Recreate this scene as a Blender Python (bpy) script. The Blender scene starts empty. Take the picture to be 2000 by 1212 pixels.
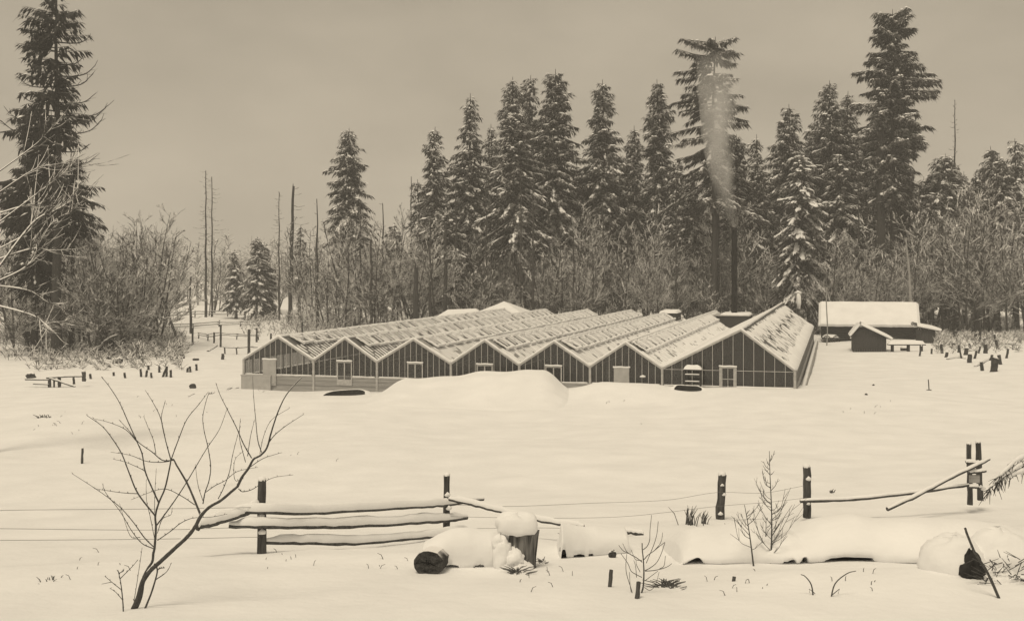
import bpy, math, random
import numpy as np
from mathutils import Vector, Matrix

# ------------------------------------------------------------------ camera, sky, sun, exposure
S = bpy.context.scene
COL = S.collection
F, HORIZ, CAMZ = 2300.0, 523.0, 8.4          # focal length and horizon on the 2000 px wide photograph; eye height
cam_d = bpy.data.cameras.new('camera'); cam = bpy.data.objects.new('camera', cam_d); COL.objects.link(cam)
cam.location = (0, 0, CAMZ); cam.rotation_euler = (math.radians(90), 0, 0)
cam_d.sensor_width = 36; cam_d.lens = F / 2000 * 36; cam_d.shift_y = -(606 - HORIZ) / 2000
cam_d.clip_start = 0.5; cam_d.clip_end = 6000
S.camera = cam

TINT = (1.0, 0.868, 0.665)                     # sepia tone of the light
SUN_EL, SUN_AZ = 62.0, 205.0                  # overcast sun behind the camera, a little to the left
world = bpy.data.worlds.new('World'); S.world = world; world.use_nodes = True
wn = world.node_tree; wn.nodes.clear()
def wnode(t): return wn.nodes.new(t)
sky = wnode('ShaderNodeTexSky'); sky.sky_type = 'NISHITA'; sky.sun_disc = False
sky.sun_elevation = math.radians(SUN_EL); sky.sun_rotation = math.radians(SUN_AZ)
bw = wnode('ShaderNodeRGBToBW'); wn.links.new(sky.outputs[0], bw.inputs[0])
tc = wnode('ShaderNodeTexCoord'); nz = wnode('ShaderNodeTexNoise')
nz.inputs['Scale'].default_value = 5.0; nz.inputs['Detail'].default_value = 5.0
mp = wnode('ShaderNodeMapping'); mp.inputs['Scale'].default_value = (1, 1, 2.2)
wn.links.new(tc.outputs['Generated'], mp.inputs[0]); wn.links.new(mp.outputs[0], nz.inputs['Vector'])
cl = wnode('ShaderNodeMapRange'); cl.inputs['From Min'].default_value = 0.3; cl.inputs['From Max'].default_value = 0.7
cl.inputs['To Min'].default_value = 2.9; cl.inputs['To Max'].default_value = 3.8     # the even cloud deck
wn.links.new(nz.outputs[0], cl.inputs[0])
mixv = wnode('ShaderNodeMix'); mixv.data_type = 'FLOAT'; mixv.inputs[0].default_value = 0.96
wn.links.new(bw.outputs[0], mixv.inputs[2]); wn.links.new(cl.outputs[0], mixv.inputs[3])
tint = wnode('ShaderNodeVectorMath'); tint.operation = 'SCALE'; tint.inputs[0].default_value = TINT
wn.links.new(mixv.outputs[0], tint.inputs['Scale'])
bg = wnode('ShaderNodeBackground'); bg.inputs['Strength'].default_value = 0.1
wn.links.new(tint.outputs[0], bg.inputs['Color'])
wo = wnode('ShaderNodeOutputWorld'); wn.links.new(bg.outputs[0], wo.inputs[0])

sun_d = bpy.data.lights.new('sun', 'SUN'); sun = bpy.data.objects.new('sun', sun_d); COL.objects.link(sun)
sun_d.energy = 1.5; sun_d.angle = math.radians(18); sun_d.color = TINT
a_, e_ = math.radians(SUN_AZ), math.radians(SUN_EL)
sdir = Vector((math.sin(a_) * math.cos(e_), math.cos(a_) * math.cos(e_), math.sin(e_)))
sun.rotation_euler = sdir.to_track_quat('Z', 'Y').to_euler(); sun.location = (0, -20, 60)

vs = S.view_settings; vs.view_transform = 'Standard'; vs.look = 'None'; vs.gamma = 1.0; vs.exposure = 0.36
vs.use_curve_mapping = False
try:
    S.cycles.volume_bounces = 1; S.cycles.max_bounces = 6; S.cycles.transparent_max_bounces = 24
    S.cycles.volume_step_rate = 4
except Exception: pass

rng = random.Random(7); nr = np.random.default_rng(7)

# ------------------------------------------------------------------ materials (procedural, neutral tones; the light is sepia)
def newmat(name):
    m = bpy.data.materials.new(name); m.use_nodes = True; nt = m.node_tree; nt.nodes.clear()
    out = nt.nodes.new('ShaderNodeOutputMaterial'); return m, nt, out
def principled(nt, rough=0.9, spec=0.2):
    p = nt.nodes.new('ShaderNodeBsdfPrincipled'); p.inputs['Roughness'].default_value = rough
    p.inputs['Specular IOR Level'].default_value = spec; return p
def grey_noise(nt, lo, hi, scale, detail=4, stretch=(1, 1, 1), tone=(1, .98, .95)):
    t = nt.nodes.new('ShaderNodeTexCoord'); mpg = nt.nodes.new('ShaderNodeMapping'); mpg.inputs['Scale'].default_value = stretch
    n = nt.nodes.new('ShaderNodeTexNoise'); n.inputs['Scale'].default_value = scale; n.inputs['Detail'].default_value = detail
    nt.links.new(t.outputs['Object'], mpg.inputs[0]); nt.links.new(mpg.outputs[0], n.inputs['Vector'])
    r = nt.nodes.new('ShaderNodeValToRGB')
    r.color_ramp.elements[0].position = .3; r.color_ramp.elements[1].position = .7
    r.color_ramp.elements[0].color = tuple(lo * c for c in tone) + (1,)
    r.color_ramp.elements[1].color = tuple(hi * c for c in tone) + (1,)
    nt.links.new(n.outputs[0], r.inputs[0]); return r, n
def simple(name, lo, hi, scale=6, rough=.9, bump=.0, stretch=(1, 1, 1), spec=.2, tone=(1, .99, .97), bscale=None):
    m, nt, out = newmat(name); p = principled(nt, rough, spec)
    r, n = grey_noise(nt, lo, hi, scale, 5, stretch, tone); nt.links.new(r.outputs[0], p.inputs['Base Color'])
    if bump:
        b = nt.nodes.new('ShaderNodeBump'); b.inputs['Strength'].default_value = bump; b.inputs['Distance'].default_value = .05
        src = n
        if bscale:
            src = nt.nodes.new('ShaderNodeTexNoise'); src.inputs['Scale'].default_value = bscale; src.inputs['Detail'].default_value = 6
            t = nt.nodes.new('ShaderNodeTexCoord'); nt.links.new(t.outputs['Object'], src.inputs['Vector'])
        nt.links.new(src.outputs[0], b.inputs['Height']); nt.links.new(b.outputs[0], p.inputs['Normal'])
    nt.links.new(p.outputs[0], out.inputs[0]); return m
def snowed(name, lo, hi, scale, thr, width=.25, snow=.8, stretch=(1, 1, 1)):
    """wood or needles carrying snow wherever a face looks up"""
    m, nt, out = newmat(name); p = principled(nt, .9, .15)
    r, n = grey_noise(nt, lo, hi, scale, 4, stretch)
    g = nt.nodes.new('ShaderNodeNewGeometry'); sx = nt.nodes.new('ShaderNodeSeparateXYZ'); nt.links.new(g.outputs['True Normal'], sx.inputs[0])
    t = nt.nodes.new('ShaderNodeTexCoord'); n2 = nt.nodes.new('ShaderNodeTexNoise'); n2.inputs['Scale'].default_value = 2.2; n2.inputs['Detail'].default_value = 3
    nt.links.new(t.outputs['Object'], n2.inputs['Vector'])
    ma = nt.nodes.new('ShaderNodeMath'); ma.operation = 'MULTIPLY_ADD'; ma.inputs[1].default_value = 1.1; nt.links.new(n2.outputs[0], ma.inputs[0]); nt.links.new(sx.outputs[2], ma.inputs[2])
    mr = nt.nodes.new('ShaderNodeMapRange'); mr.inputs['From Min'].default_value = thr + .55; mr.inputs['From Max'].default_value = thr + .55 + width
    nt.links.new(ma.outputs[0], mr.inputs[0])
    mx = nt.nodes.new('ShaderNodeMix'); mx.data_type = 'RGBA'; nt.links.new(mr.outputs[0], mx.inputs[0])
    nt.links.new(r.outputs[0], mx.inputs[6]); mx.inputs[7].default_value = (snow, snow * .99, snow * .98, 1)
    nt.links.new(mx.outputs[2], p.inputs['Base Color']); nt.links.new(p.outputs[0], out.inputs[0]); return m

M = {}
M['snow'] = simple('snow', .80, .88, .9, .95, .25, spec=.1, tone=(1, 1, 1), bscale=7)
M['snow_ground'] = simple('snow_ground', .80, .88, .6, .95, .55, spec=.1, tone=(1, 1, 1), bscale=4.5)
M['wood'] = simple('old_wood', .035, .10, 14, .9, .6, stretch=(1, 1, .12))
M['rail'] = simple('rail_wood', .04, .11, 18, .9, .6)
M['bark'] = snowed('bark', .03, .075, 8, .62)
M['log_end'] = simple('cut_log_end', .03, .075, 22, .9, .7)
M['branch'] = snowed('bare_branch', .045, .09, 6, -.06, .25, .84)
M['twig'] = simple('foreground_twig', .05, .09, 30, .8, .3)
M['needle'] = snowed('needles', .036, .085, 1.2, .78, .25, .75)
M['needle_dark'] = snowed('dark_needles', .02, .05, 1.2, 1.05, .2, .6)
M['paint'] = simple('weathered_white_paint', .34, .5, 5, .8, .15)
M['boards'] = simple('grey_base_boards', .26, .38, 5, .9, .25, stretch=(.15, .15, 3))
M['panel'] = simple('whitewashed_panel', .36, .45, 3, .85, .1)
M['roof_glass'] = simple('snow_dusted_roof_glass', .2, .36, .8, .5, .1, spec=.4)
M['roof_glass_clear'] = simple('wet_roof_glass', .06, .15, .9, .4, .1, spec=.4)
M['dark_wood'] = simple('dark_shed_boards', .03, .075, 7, .9, .5, stretch=(6, 6, .4))
M['soil'] = simple('greenhouse_soil', .03, .07, 5, .95, .3)
M['plants'] = simple('greenhouse_plants', .03, .09, 5, .9)
M['iron'] = simple('sooty_iron', .008, .02, 9, .8, .2, spec=.1)
M['wire'] = simple('fence_wire', .12, .2, 5, .6)
M['grass'] = simple('dead_grass', .06, .12, 9, .9)
M['hole'] = simple('painted_hole_shade', .015, .035, 5, .8, .4)  # near-black colour stands in for the shade inside hollows
M['stone'] = simple('dark_stone', .03, .07, 5, .9, .4)
# window glass: mostly see-through, a faint mirror
gm, nt, out = newmat('window_glass')
tr = nt.nodes.new('ShaderNodeBsdfTransparent'); tr.inputs[0].default_value = (.72, .72, .72, 1)
gl = nt.nodes.new('ShaderNodeBsdfGlossy'); gl.inputs['Roughness'].default_value = .12
df = nt.nodes.new('ShaderNodeBsdfDiffuse'); df.inputs[0].default_value = (.2, .2, .2, 1)
m1 = nt.nodes.new('ShaderNodeMixShader'); m1.inputs[0].default_value = .05; nt.links.new(tr.outputs[0], m1.inputs[1]); nt.links.new(gl.outputs[0], m1.inputs[2])
m2 = nt.nodes.new('ShaderNodeMixShader'); m2.inputs[0].default_value = .05; nt.links.new(m1.outputs[0], m2.inputs[1]); nt.links.new(df.outputs[0], m2.inputs[2])
nt.links.new(m2.outputs[0], out.inputs[0]); M['glass'] = gm

# ------------------------------------------------------------------ helpers
def tag(o, label=None, cat=None, group=None, kind=None):
    if label: o['label'] = label
    if cat: o['category'] = cat
    if group: o['group'] = group
    if kind: o['kind'] = kind
    return o
def empty(name, loc=(0, 0, 0), rz=0.0, label=None, cat=None, group=None):
    o = bpy.data.objects.new(name, None); COL.objects.link(o); o.location = loc; o.rotation_euler = (0, 0, rz)
    o.empty_display_size = .3
    return tag(o, label, cat, group)
def copy_obj(o, parent=None, loc=None):
    c = o.copy(); COL.objects.link(c)
    if parent is not None: c.parent = parent
    if loc is not None: c.location = loc
    return c

def frames(P):
    T = np.gradient(P, axis=0); T /= np.linalg.norm(T, axis=1)[:, None] + 1e-9
    ref = np.array([0, 0, 1.]) if abs(T[:, 2]).mean() < .8 else np.array([1., 0, 0])
    A = np.cross(T, ref); A /= np.linalg.norm(A, axis=1)[:, None] + 1e-9
    return T, A, np.cross(T, A)

class MB:
    def __init__(s): s.v = []; s.q = []; s.t = []; s.qm = []; s.tm = []; s.n = 0
    def add(s, V, quads=None, tris=None, mat=0):
        V = np.asarray(V, float).reshape(-1, 3)
        if quads is not None and len(quads):
            quads = np.asarray(quads, int).reshape(-1, 4) + s.n; s.q.append(quads); s.qm.append(np.full(len(quads), mat))
        if tris is not None and len(tris):
            tris = np.asarray(tris, int).reshape(-1, 3) + s.n; s.t.append(tris); s.tm.append(np.full(len(tris), mat))
        s.v.append(V); s.n += len(V); return s
    def grid(s, V, closed_u=False, mat=0):
        """V (rows, cols, 3)"""
        R, C = V.shape[:2]; idx = np.arange(R * C).reshape(R, C)
        if closed_u: idx = np.concatenate([idx, idx[:, :1]], 1)
        q = np.stack([idx[:-1, :-1], idx[:-1, 1:], idx[1:, 1:], idx[1:, :-1]], -1).reshape(-1, 4)
        return s.add(V.reshape(-1, 3), quads=q, mat=mat)
    def tube(s, P, r, n=5, mat=0, cap=True, rough=0.0, rs=None):
        P = np.asarray(P, float); k = len(P); r = np.broadcast_to(np.asarray(r, float), (k,))
        T, A, B = frames(P); a = np.linspace(0, 2 * math.pi, n, endpoint=False) + (math.pi / 4 if n == 4 else 0)
        rr = r[:, None] * np.ones((k, n))
        if rough: rr = rr * (1 + (rs or nr).uniform(-rough, rough, (k, n)))
        V = P[:, None] + rr[..., None] * (np.cos(a)[None, :, None] * A[:, None] + np.sin(a)[None, :, None] * B[:, None])
        n0 = s.n; s.grid(V, True, mat)
        # orient outward: grid goes around then along; caps as fans
        if cap:
            for e, row in ((0, 0), (k - 1, k - 1)):
                base = n0 + row * n; c = s.n
                ids = np.arange(n); nx = (ids + 1) % n
                tri = np.stack([np.full(n, 0), (base - c) + (ids if e else nx), (base - c) + (nx if e else ids)], -1)
                s.add(P[row][None], tris=tri, mat=mat)
        return s
    def box(s, lo, hi, mat=0, rz=0.0, c=None):
        x0, y0, z0 = lo; x1, y1, z1 = hi
        V = np.array([[x0, y0, z0], [x1, y0, z0], [x1, y1, z0], [x0, y1, z0], [x0, y0, z1], [x1, y0, z1], [x1, y1, z1], [x0, y1, z1]], float)
        if rz:
            c = V.mean(0) if c is None else np.asarray(c); d = V - c; cs, sn = math.cos(rz), math.sin(rz)
            V = c + np.stack([d[:, 0] * cs - d[:, 1] * sn, d[:, 0] * sn + d[:, 1] * cs, d[:, 2]], -1)
        return s.add(V, quads=[[0, 3, 2, 1], [4, 5, 6, 7], [0, 1, 5, 4], [1, 2, 6, 5], [2, 3, 7, 6], [3, 0, 4, 7]], mat=mat)
    def prism(s, poly, off, mat=0):
        """polygon (k,3) extruded by vector off, k = 3 or 4 or fan"""
        P = np.asarray(poly, float); k = len(P); Q = P + np.asarray(off, float); V = np.concatenate([P, Q])
        tris = [[0, i, i + 1] for i in range(1, k - 1)] + [[k, k + i + 1, k + i] for i in range(1, k - 1)]
        quads = [[i, i + k, (i + 1) % k + k, (i + 1) % k] for i in range(k)]
        return s.add(V, quads=quads, tris=tris, mat=mat)
    def mesh(s, name, mats, smooth=False):
        V = np.concatenate(s.v); me = bpy.data.meshes.new(name)
        q = np.concatenate(s.q) if s.q else np.zeros((0, 4), int); t = np.concatenate(s.t) if s.t else np.zeros((0, 3), int)
        loops = np.concatenate([q.ravel(), t.ravel()]); tot = np.concatenate([np.full(len(q), 4), np.full(len(t), 3)])
        start = np.concatenate([[0], np.cumsum(tot)[:-1]])
        me.vertices.add(len(V)); me.vertices.foreach_set('co', V.ravel().astype(np.float32))
        me.loops.add(len(loops)); me.loops.foreach_set('vertex_index', loops.astype(np.int32))
        me.polygons.add(len(tot)); me.polygons.foreach_set('loop_start', start.astype(np.int32)); me.polygons.foreach_set('loop_total', tot.astype(np.int32))
        mi = np.concatenate(([np.concatenate(s.qm)] if s.qm else []) + ([np.concatenate(s.tm)] if s.tm else [])).astype(np.int32)
        me.polygons.foreach_set('material_index', mi)
        me.polygons.foreach_set('use_smooth', np.full(len(tot), bool(smooth)))
        for m in (mats if isinstance(mats, (list, tuple)) else [mats]): me.materials.append(M[m] if isinstance(m, str) else m)
        me.update(calc_edges=True); me.validate(); return me
    def build(s, name, mats, parent=None, loc=None, smooth=False):
        o = bpy.data.objects.new(name, s.mesh(name, mats, smooth)); COL.objects.link(o)
        if parent is not None: o.parent = parent
        if loc is not None: o.location = loc
        return o

def hsh(ix, iy, k=0):
    h = np.sin(ix * 127.1 + iy * 311.7 + k * 74.7) * 43758.5453; return h - np.floor(h)
def vnoise(x, y, k=0):
    x = np.asarray(x, float); y = np.asarray(y, float); ix, iy = np.floor(x), np.floor(y); fx, fy = x - ix, y - iy
    fx = fx * fx * (3 - 2 * fx); fy = fy * fy * (3 - 2 * fy)
    a = hsh(ix, iy, k); b = hsh(ix + 1, iy, k); c = hsh(ix, iy + 1, k); d = hsh(ix + 1, iy + 1, k)
    return (a * (1 - fx) + b * fx) * (1 - fy) + (c * (1 - fx) + d * fx) * fy - .5
def sstep(a, b, x):
    t = np.clip((np.asarray(x, float) - a) / (b - a), 0, 1); return t * t * (3 - 2 * t)

# greenhouse frame: local x runs right along the front, local y to the back
GTH = math.atan(634 / F); GR = np.array([math.cos(GTH), -math.sin(GTH)]); GD = np.array([math.sin(GTH), math.cos(GTH)])
G0 = np.array([17.6, 73.0]); GLEN = 58.0
def glocal(x, y):
    dx, dy = np.asarray(x, float) - G0[0], np.asarray(y, float) - G0[1]
    return dx * GR[0] + dy * GR[1], dx * GD[0] + dy * GD[1]
def gworld(lx, ly): return G0 + GR * lx + GD * ly

_py = np.array([-60, -30, 0, 10, 14, 16, 18, 21, 25, 30, 35, 40, 50, 60, 70, 85, 100, 130, 900.])
_pz = np.array([6.6, 6.2, 5.5, 4.65, 4.17, 3.97, 3.78, 3.33, 2.72, 2.0, 1.6, 1.28, .85, .55, .35, .15, .02, 0, 0])
_yy = np.arange(-60, 900, .5); _zz = np.interp(_yy, _py, _pz)
_k = np.exp(-.5 * (np.arange(-12, 13) / 5.) ** 2); _k /= _k.sum(); _zz = np.convolve(np.pad(_zz, 12, 'edge'), _k, 'valid')
def ground(x, y):
    x = np.asarray(x, float); y = np.asarray(y, float)
    z = np.interp(y, _yy, _zz)
    near = np.clip(y / 25., .35, 2.5)
    z = z + .16 * near * vnoise(x / 7., y / 6., 1) * sstep(20, 32, y) + .13 * vnoise(x / 3.1, y / 2.6, 2) + .07 * vnoise(x / 1.1, y / 1.0, 3) * sstep(90, 60, y) + .022 * vnoise(x / .45, y / .4, 13) * sstep(45, 25, y)
    z = z + .06 * vnoise(x / 1.6 + 9, y / 1.3, 5) * sstep(70, 110, y)
    lx, ly = glocal(x, y)
    # snow banked against the front on the right half
    bank = sstep(-24, -10, lx) * sstep(14, 2, lx) * np.exp(-((ly + 1.5) / 6.) ** 2) * .50
    hump = .42 * np.exp(-((lx + 12.0) / 1.5) ** 2 - ((ly + 2.6) / 1.9) ** 2) + .52 * np.exp(-((lx + 9.2) / 2.2) ** 2 - ((ly + 2.8) / 2.2) ** 2) + .12 * np.exp(-((lx + 4.0) / 2) ** 2 - ((ly + 1.6) / 1.2) ** 2)
    z = z + bank + hump - .28 * sstep(-24, -34, lx) * np.exp(-((ly) / 9.) ** 2)
    ins = sstep(.25, 1.6, ly) * sstep(GLEN + 1, GLEN - 1, ly) * sstep(-37.6, -36.8, lx) * sstep(-.25, -1.0, lx)
    z = z * (1 - ins) - .3 * ins
    # ragged snow humps over buried brush in the near right
    for hx, hy, hr, hh in ((6.0, 16.9, 1.5, .22), (4.3, 17.2, 1.0, .14), (7.9, 16.6, 1.3, .12), (-1.5, 19.4, 1.2, .12)):
        z = z + hh * np.exp(-((x - hx) / hr) ** 2 - ((y - hy) / .9) ** 2)
    # right edge rises a little, far right clearing is lumpy
    z = z + .5 * sstep(30, 55, x) * sstep(80, 100, y) * sstep(170, 130, y)
    return z
_Y = np.concatenate([np.arange(8, 60, .05), np.arange(60, 600, .4)])
def GP(px, py):
    """the point of the ground seen at a pixel of the photograph"""
    X = (px - 1000) * _Y / F; Z = CAMZ - (py - HORIZ) * _Y / F; d = Z - ground(X, _Y)
    i = int(np.argmax(d < 0)) if (d < 0).any() else len(_Y) - 1
    return np.array([X[i], _Y[i], float(ground(X[i], _Y[i]))])
def at(px, py, Y): return np.array([(px - 1000) * Y / F, Y, CAMZ - (py - HORIZ) * Y / F])
def onY(px, Y):
    x = (px - 1000) * Y / F; return np.array([x, Y, float(ground(x, Y))])
def smooth_path(P, sub=4):
    P = np.asarray(P, float); n = len(P)
    if n < 3: return P
    Q = np.vstack([2 * P[0] - P[1], P, 2 * P[-1] - P[-2]]); out = []
    for i in range(1, n):
        p0, p1, p2, p3 = Q[i - 1], Q[i], Q[i + 1], Q[i + 2]
        for t in np.linspace(0, 1, sub, endpoint=False):
            out.append(.5 * ((2 * p1) + (-p0 + p2) * t + (2 * p0 - 5 * p1 + 4 * p2 - p3) * t * t + (-p0 + 3 * p1 - 3 * p2 + p3) * t ** 3))
    out.append(P[-1]); return np.array(out)

# ------------------------------------------------------------------ ground
rows = np.concatenate([np.linspace(-28, 8, 30), 8 + (np.geomspace(6, 60, 260) - 6), 62 + (np.geomspace(20, 640, 230) - 20)[1:]])
u = np.sinh(np.linspace(-2.2, 2.2, 420)) / math.sinh(2.2) * 1.9
Yg = rows[:, None] + 0 * u[None]; Xg = u[None] * (rows[:, None] + 34)
V = np.stack([Xg, Yg, ground(Xg, Yg)], -1)[:, ::-1]
mb = MB(); mb.grid(V); g = mb.build('ground', 'snow_ground', smooth=True); tag(g, kind='structure')

# ================================================================== greenhouse
GH = empty('greenhouse', (G0[0], G0[1], 0), -GTH, 'long ridge-and-furrow glass greenhouse of seven gabled bays under snow', 'greenhouse')
TB = [37.85, 32.5, 27.8, 22.5, 17.76, 13.01, 8.317, 0.0]         # bay edges measured from the right corner
ZS, ZE = .95, 1.95
bays = []
for i in range(7):
    xl, xr = -TB[i], -TB[i + 1]
    if i < 6: bays.append((xl, xr, (xl + xr) / 2, 3.53))
    else: bays.append((xl, xr, -3.36, 4.48))
doors = {0: (-35.8, 'panel'), 1: (-30.15, 'glazed2'), 2: (-25.0, 'glazed2'), 3: (-20.1, 'glazed2'), 4: (-15.4, 'glazed2'), 5: (-10.9, 'panel'), 6: (-4.15, 'glazed1')}
box_cache = {}
def gbar(parent, name, x, z0, z1, w=.034, d=.06, y=-.05, mat='paint'):
    k = (round(z1 - z0, 2), w, d, mat)
    if k not in box_cache:
        b = MB(); b.box((-w / 2, -d / 2, 0), (w / 2, d / 2, z1 - z0)); box_cache[k] = b.mesh(name, mat)
    o = bpy.data.objects.new(name, box_cache[k]); COL.objects.link(o); o.parent = parent; o.location = (x, y, z0); return o

for i, (xl, xr, xm, zr) in enumerate(bays):
    def ztop(x): return ZE + (zr - ZE) * ((x - xl) / (xm - xl) if x <= xm else (xr - x) / (xr - xm))
    fr = MB()
    # barge boards up both slopes, sill, corner posts
    for a, b in (((xl, ZE), (xm, zr)), ((xr, ZE), (xm, zr))):
        fr.prism([(a[0], -.11, a[1] - .05), (b[0], -.11, b[1] - .05), (b[0], -.11, b[1] + .07), (a[0], -.11, a[1] + .07)], (0, .13, 0))
    fr.box((xl + .06, -.13, ZS - .1), (xr - .06, .03, ZS - .02))
    fr.box((xl - .05, -.16, -.4), (xl + .10, .02, ZE + .04))
    if i == 6: fr.box((xr - .14, -.16, -.4), (xr + .02, .02, ZE + .04))
    gf = fr.build('gable_frame', 'paint', GH)
    sn = MB()
    for a, b in (((xl, ZE), (xm, zr)), ((xr, ZE), (xm, zr))):
        s = np.linspace(0, 1, 24); P = np.stack([a[0] + (b[0] - a[0]) * s, np.full(24, -.03), a[1] + (b[1] - a[1]) * s + .12 + .02 * vnoise(s * 9, s * 0 + i, 4)], -1)
        sn.tube(P, .08 + .03 * vnoise(s * 14, s * 0 + i * 3, 6), 6)
    sn.build('rafter_snow', 'snow', gf, smooth=True)
    sl = MB(); s = np.linspace(xl + .15, xr - .15, 30); sl.tube(np.stack([s, s * 0 - .08, s * 0 + ZS + .0], -1), .045 + .025 * vnoise(s * 2, s * 0, 8), 6); sl.build('sill_snow', 'snow', gf, smooth=True)
    pitch = .63 if i == 6 else (xr - xl) / round((xr - xl) / .42)
    n = int(round((xr - xl) / pitch)); xs = [xl + (xr - xl) * k / n for k in range(n + 1)]
    dx, dk = doors[i]; dw = .5 if i == 6 else (.5 if dk == 'panel' else .52); dz = 1.98 if i != 6 else 2.18
    for k in range(1, n):
        x = xs[k]; z1 = ztop(x) - .06; z0 = ZS
        if abs(x - dx) < dw: z0 = dz + .05
        if z1 - z0 > .08: gbar(gf, 'glazing_bar', x, z0, z1)
    spans = []
    for k in range(n):
        a, b = xs[k] + .024, xs[k + 1] - .024
        if k == 0: a += .1
        if k == n - 1: b -= .1
        cuts = [a] + [c for c in (dx - dw, dx + dw, xm) if a < c < b] + [b]
        for c0, c1 in zip(cuts[:-1], cuts[1:]):
            if c1 - c0 < .03: continue
            z0 = dz + .05 if abs((c0 + c1) / 2 - dx) < dw else ZS
            za, zb = ztop(c0) - .05, ztop(c1) - .05
            parts = [(z0, za, zb)]
            if i == 6 and max(za, zb) > ZE + .1 and z0 < ZE - .1: parts = [(z0, min(ZE - .02, za), min(ZE - .02, zb)), (ZE + .02, max(za, ZE + .03), max(zb, ZE + .03))]
            for p0, pa, pb in parts:
                if max(pa, pb) - p0 < .05: continue
                pm = MB(); pm.prism([(c0, -.04, p0), (c1, -.04, p0), (c1, -.04, max(pb, p0 + .01)), (c0, -.04, max(pa, p0 + .01))], (0, .008, 0))
                pm.build('pane', 'glass', gf)
    if i == 6:
        for a, b in ((xl + .12, dx - dw), (dx + dw, xr - .15)):
            t = MB(); t.box((a, -.075, ZE - .018), (b, -.03, ZE + .018)); t.build('transom', 'paint', gf)
    # door
    zb0 = .35 if i in (1, 2, 3, 4, 5) else (.2 if i == 0 else .3)
    if dk == 'panel':
        d = MB(); d.box((dx - dw, -.2, zb0), (dx + dw, -.12, dz)); d.box((dx - dw + .08, -.212, zb0 + .1), (dx - .03, -.19, dz - .1)); d.box((dx + .03, -.212, zb0 + .1), (dx + dw - .08, -.19, dz - .1))
        dd = d.build('door', 'panel', GH)
    else:
        d = MB()
        for x in ((dx - dw, dx, dx + dw) if dk == 'glazed2' else (dx - dw, dx + dw)): d.box((x - .04, -.17, zb0), (x + .04, -.11, dz))
        d.box((dx - dw + .041, -.17, dz - .09), (dx + dw - .041, -.112, dz - .003))
        d.box((dx - dw + .041, -.168, zb0), (dx + dw - .041, -.114, .75))
        if dk == 'glazed1': d.box((dx - dw + .042, -.165, .75), (dx - dw + .16, -.115, dz - .1)); d.box((dx + dw - .16, -.165, .75), (dx + dw - .042, -.115, dz - .1)); d.box((dx - .02, -.163, .76), (dx + .02, -.117, dz - .1)); d.box((dx - dw + .16, -.162, 1.4), (dx + dw - .16, -.118, 1.44))
        dd = d.build('door', 'paint', GH)
        if i != 3 or True:
            for a, b in ((dx - dw + .05, dx - .05), (dx + .05, dx + dw - .05)):
                pm = MB(); pm.box((a, -.145, .76), (b, -.135, dz - .1)); pm.build('pane', 'glass', dd)
    ls = MB(); s = np.linspace(dx - dw - .06, dx + dw + .06, 12); ls.tube(np.stack([s, s * 0 - .17, s * 0 + dz + .05 + .01 * np.sin(s * 9)], -1), .06, 6); ls.build('lintel_snow', 'snow', dd, smooth=True)

    # roof slopes
    for side in (0, 1):
        xe = xr if side else xl; run = abs(xe - xm); L = math.hypot(run, zr - ZE)
        sgn = 1 if side else -1; ux, uz = sgn * run / L, (ZE - zr) / L; nx, nzz = -uz * sgn, abs(ux)
        nx = sgn * (zr - ZE) / L; nzz = run / L
        def sp(y, v, h=0.0): return np.stack([xm + ux * v + nx * h, y, zr + uz * v + nzz * h], -1)
        yy = np.linspace(0.03, GLEN, 60); vv = np.linspace(0, L, 6)
        Yv, Vv = np.meshgrid(yy, vv, indexing='ij')
        rf = MB(); top = sp(Yv, Vv, .02); bot = sp(Yv, Vv, -.03)
        rf.grid(top if not side else top[:, ::-1]); rf.grid(bot[:, ::-1] if not side else bot)
        e = sp(np.array([.03, .03]), np.array([0, L]), .02); e2 = sp(np.array([.03, .03]), np.array([0, L]), -.03)
        rf.add(np.concatenate([e, e2]), quads=[[0, 1, 3, 2]])
        rs_ = rf.build('roof_slope', 'roof_glass_clear' if i in (0, 1) or (i == 6 and side) else 'roof_glass', GH)
        # snow ribs lying along the glazing bars, broken where they slid
        st = MB(); pitch_r = .56 if i < 2 else (.46 if i < 6 else .34)
        prg = random.Random(100 * i + side); m_ = int(GLEN / pitch_r)
        for k in range(m_):
            y0 = .3 + k * pitch_r; far = y0 / GLEN
            vents = (side == 1 and i < 6)
            segs = []
            if i == 6 and side == 1:
                v = L * prg.uniform(.04, .12)
                while v < L * .98:
                    ln = prg.uniform(.3, 1.3); segs.append((v, min(v + ln, L * .99), prg.uniform(.04, .12))); v += ln + prg.uniform(.3, 1.3) * (1.2 - .3 * far)
            else:
                v = L * (.04 if not vents else .36)
                gap = .5 if i >= 2 else .25
                while v < L * .98:
                    ln = prg.uniform(.5, 2.6); segs.append((v, min(v + ln, L * .99), prg.uniform(.06, .11) if i < 2 else prg.uniform(.07, .15))); v += ln + prg.uniform(.02, gap)
            for v0, v1, w in segs:
                if v1 - v0 < .15: continue
                s = np.linspace(v0, v1, 4); yw = y0 + np.array([prg.uniform(-.04, .04) for _ in s]); ww = w * np.array([.55, 1, prg.uniform(.8, 1.1), .6])
                Vt = np.stack([sp(yw - ww, s, .015), sp(yw - ww * .5, s, .06), sp(yw + ww * .5, s, .06), sp(yw + ww, s, .015)], 1)
                if side: Vt = Vt[:, ::-1]
                st.grid(Vt)
        so = st.build('snow_ribs', 'snow', rs_); tag(so, kind='stuff')
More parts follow.
